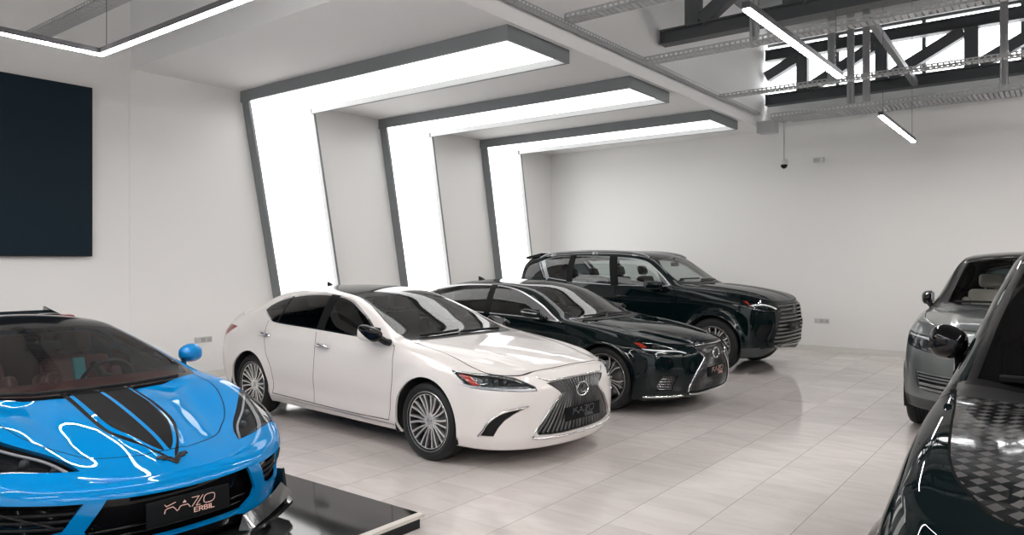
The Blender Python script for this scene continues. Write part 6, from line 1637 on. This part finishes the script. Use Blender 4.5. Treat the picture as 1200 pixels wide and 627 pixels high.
    v = c.recess2('bumper_vent', 'side_vent', M['gloss_black'], r, (-.06, -.05, 0))
    def slat(b):
        for i in range(3):
            z = .325+.036*i; seg = [q for q in [(-.24+.42*t, z) for t in np.linspace(0, 1, 25)] if inpoly(q, sv)]
            tube(b, [c.hit(q, 45)[0]-Proj(45).d*.035 for q in seg], .008, 6)
        tube(b, [c.hit(q, 45)[0]-Proj(45).d*.006 for q in ((.150,.43),(.04,.40),(-.10,.36),(-.155,.335))], .006, 6)
    sides(slat, 'vent_slats', M['plastic'], v, 60)
    b = NB()
    out = [(.955,0),(.945,.20),(.915,.36),(.85,.52),(.75,.68),(.62,.845),(.52,.885),(.40,.875)]; inn = [(.40,.80),(.55,.74),(.70,.55),(.80,.3),(.82,0)]
    pts = out+inn
    full = pts + [(x, -y) for x, y in pts[::-1] if y > 0]
    prism(b, full, lambda u, w, t: Vector((u, w, t)), .072, .092)
    bmesh.ops.triangulate(b, faces=[f for f in b.faces if len(f.verts) > 4])
    for sg in (1, -1):
        f = lambda u, w, t: Vector((u, sg*(w+t), 0)) 
        pl = [(.66,.088),(.30,.088),(.30,.16),(.42,.255),(.47,.26),(.60,.155)]
        A = [b.verts.new((x, sg*(.845-.55*max(0, x-.50)+.02*(z-.09)/.2), z)) for x, z in pl]; B2 = [b.verts.new((x, sg*(.865-.55*max(0, x-.50)+.02*(z-.09)/.2), z)) for x, z in pl]
        k = len(pl)
        for i in range(k): b.faces.new((A[i], A[(i+1) % k], B2[(i+1) % k], B2[i]))
        b.faces.new(A[::-1]); b.faces.new(B2)
    for sg in (1, -1):                                         # raised outer blades of the splitter
        Q = [(.90,.38,.092),(.82,.55,.115),(.70,.72,.125),(.60,.855,.135)]
        Q2 = [(.86,.36,.175),(.78,.52,.180),(.66,.68,.190),(.56,.80,.205)]
        A = [b.verts.new((x, sg*y, z)) for x, y, z in Q]; B2 = [b.verts.new((x, sg*y, z)) for x, y, z in Q2]; C2 = [b.verts.new((x-.05, sg*(y-.04), .092)) for x, y, z in Q]
        for P1, P2 in ((A, B2), (B2, C2), (C2, A)):
            for i in range(3): b.faces.new((P1[i], P1[i+1], P2[i+1], P2[i]))
        b.faces.new((A[0], B2[0], C2[0])); b.faces.new((A[3], C2[3], B2[3]))
    obj('front_splitter', b, M['carbon'], r, smooth=25)
    p = plate(r, .965, .345, .44, .125, M['plate'], M['letter'], tilt=-.08)
    # winged badge on the nose
    b = NB(); q = c.hit((.795, .0), 'top')[0]; nrm = c.hit((.795, .02), 'top')[1]; nrm = Vector((nrm.x, 0, nrm.z)).normalized(); tx = nrm.cross(Vector((0, 1, 0)))
    tx = Vector((nrm.z, 0, -nrm.x))
    bd = [[(-.075,.034),(-.045,.030),(0,-.030)], [(.075,.034),(.045,.030),(0,-.030)], [(-.055,.018),(-.02,.012),(0,-.012)], [(.055,.018),(.02,.012),(0,-.012)]]
    stroke_mesh(b, bd, .020, .006, lambda u, v_, d: q + Vector((0, u, 0)) - tx*v_ + nrm*(d+.002))
    obj('nose_badge', b, M['plastic'], r, smooth=30)
    mirror_unit(c, r, (-.86, .915, .905), (.095, .085, .072), W, None, (-.62, .74, .835))
    wipers(c, r, [[(-.24,.52),(-.215,.2),(-.20,-.15)], [(-.215,-.05),(-.23,-.35),(-.31,-.57)]])
    # cabin
    cabin(c, r, -2.05, -.28, .14, .80, .70, M['black_leather'], seats=[(-1.42,.36,.24), (-1.42,-.36,.24)], dash=(-.86,-.34,.815), seat_m=M['red_leather'], wheel=(-.98,.36,.74), trim=M['teal_stripe'], dash_m=M['red_leather'])
    b = NB(); bbox(b, (-2.02, -.62, .62), (-1.95, .62, 1.04), .03, 2); o = obj('rear_bulkhead', b, M['red_leather'], r, smooth=40)
    b = NB(); bbox(b, (-.02, -.11, -.03), (.015, .11, .03), .012, 2, Matrix.Translation((-1.14, 0, 1.02))); tube(b, [(-1.13, 0, 1.04), (-1.16, 0, 1.10)], .01, 8); obj('inside_mirror', b, M['plastic'], r, smooth=40)
    # rear wing
    wg = NB()
    pr = [(-3.18,1.090),(-3.14,1.103),(-3.22,1.112),(-3.38,1.122),(-3.46,1.137),(-3.47,1.128),(-3.36,1.100),(-3.24,1.088)]
    prism(wg, pr, lambda u, v_, t: Vector((u, t, v_)), -.76, .76); w_o = obj('rear_wing', wg, M['carbon'], r, smooth=40)
    def strut_(b): prism(b, [(-3.30,.86),(-3.12,.88),(-3.22,1.10),(-3.36,1.11)], lambda u, v_, t: Vector((u, t, v_)), .53, .56)
    sides(strut_, 'wing_strut', M['carbon'], w_o, None)
    def endp(b): prism(b, [(-3.50,1.04),(-3.12,1.06),(-3.10,1.115),(-3.50,1.17)], lambda u, v_, t: Vector((u, t, v_)), .755, .77)
    sides(endp, 'wing_endplate', M['carbon'], w_o, None)
    def nac(b):
        b2 = NB(); bmesh.ops.create_uvsphere(b2, u_segments=24, v_segments=14, radius=1)
        for vv in b2.verts: vv.co = Vector((-2.35+vv.co.x*(.55 if vv.co.x < 0 else .25), .46+vv.co.y*.16, 1.06+vv.co.z*.11))
        join(b, b2)
    hp = sides(nac, 'roll_hoop', M['gloss_black'], r, 80)
    sides(lambda b: bbox(b, (-2.20, .37, 1.09), (-2.08, .55, 1.165), .025, 2), 'hoop_pad', M['red_pad'], hp, 40)
    mats = {'tire': M['tire'], 'rim': M['rim_dark'], 'rim_dark': M['rim_dark'], 'barrel': M['barrel'], 'disc': M['disc'], 'cap': M['rim_dark']}
    for x in (0, -2.65):
        for sg in (1, -1): make_wheel(r, x, sg*(.76 if x == 0 else .79), sg, .33, .245, .25 if x == 0 else .29, rim_c8, mats)
    return r
# ================================================================ the cars where they stand
build_es((-4.33, 5.40, -.06))
build_ls((-4.235, 8.165, -.03))
build_lx((-4.42, 11.82, -.02))
build_rr((-.39, 8.75, -1.571))
build_fg((.44, 2.55, -1.571))
build_c8((-4.60, 2.02, -.035))
# ================================================================ camera, light, view
cam = bpy.data.cameras.new('camera'); co = bpy.data.objects.new('camera', cam); COL.objects.link(co)
co.location = (0, 0, 1.70); co.rotation_euler = (PI/2, 0, .6555)
cam.sensor_width = 36; cam.lens = 856/1200*36; cam.shift_y = -6.5/1200; cam.clip_start = .05
SC.camera = co
w = bpy.data.worlds.new('sky'); SC.world = w; w.use_nodes = True
nt = w.node_tree; bg = nt.nodes['Background']; sk = nt.nodes.new('ShaderNodeTexSky'); sk.sky_type = 'HOSEK_WILKIE'; sk.sun_direction = (0, -.5, .85); sk.turbidity = 6
hs = nt.nodes.new('ShaderNodeHueSaturation'); hs.inputs['Saturation'].default_value = .25
nt.links.new(sk.outputs[0], hs.inputs['Color']); nt.links.new(hs.outputs[0], bg.inputs[0]); bg.inputs[1].default_value = 6.
vs = SC.view_settings; SC.display_settings.display_device = 'sRGB'
vs.view_transform = 'Standard'; vs.look = 'None'; vs.gamma = 1; vs.use_curve_mapping = False; vs.exposure = 0.05
cy = SC.cycles
cy.max_bounces = 10; cy.diffuse_bounces = 4; cy.glossy_bounces = 5; cy.transmission_bounces = 6; cy.transparent_max_bounces = 16
cy.use_denoising = True; cy.sample_clamp_indirect = 8.; cy.caustics_reflective = False; cy.caustics_refractive = False
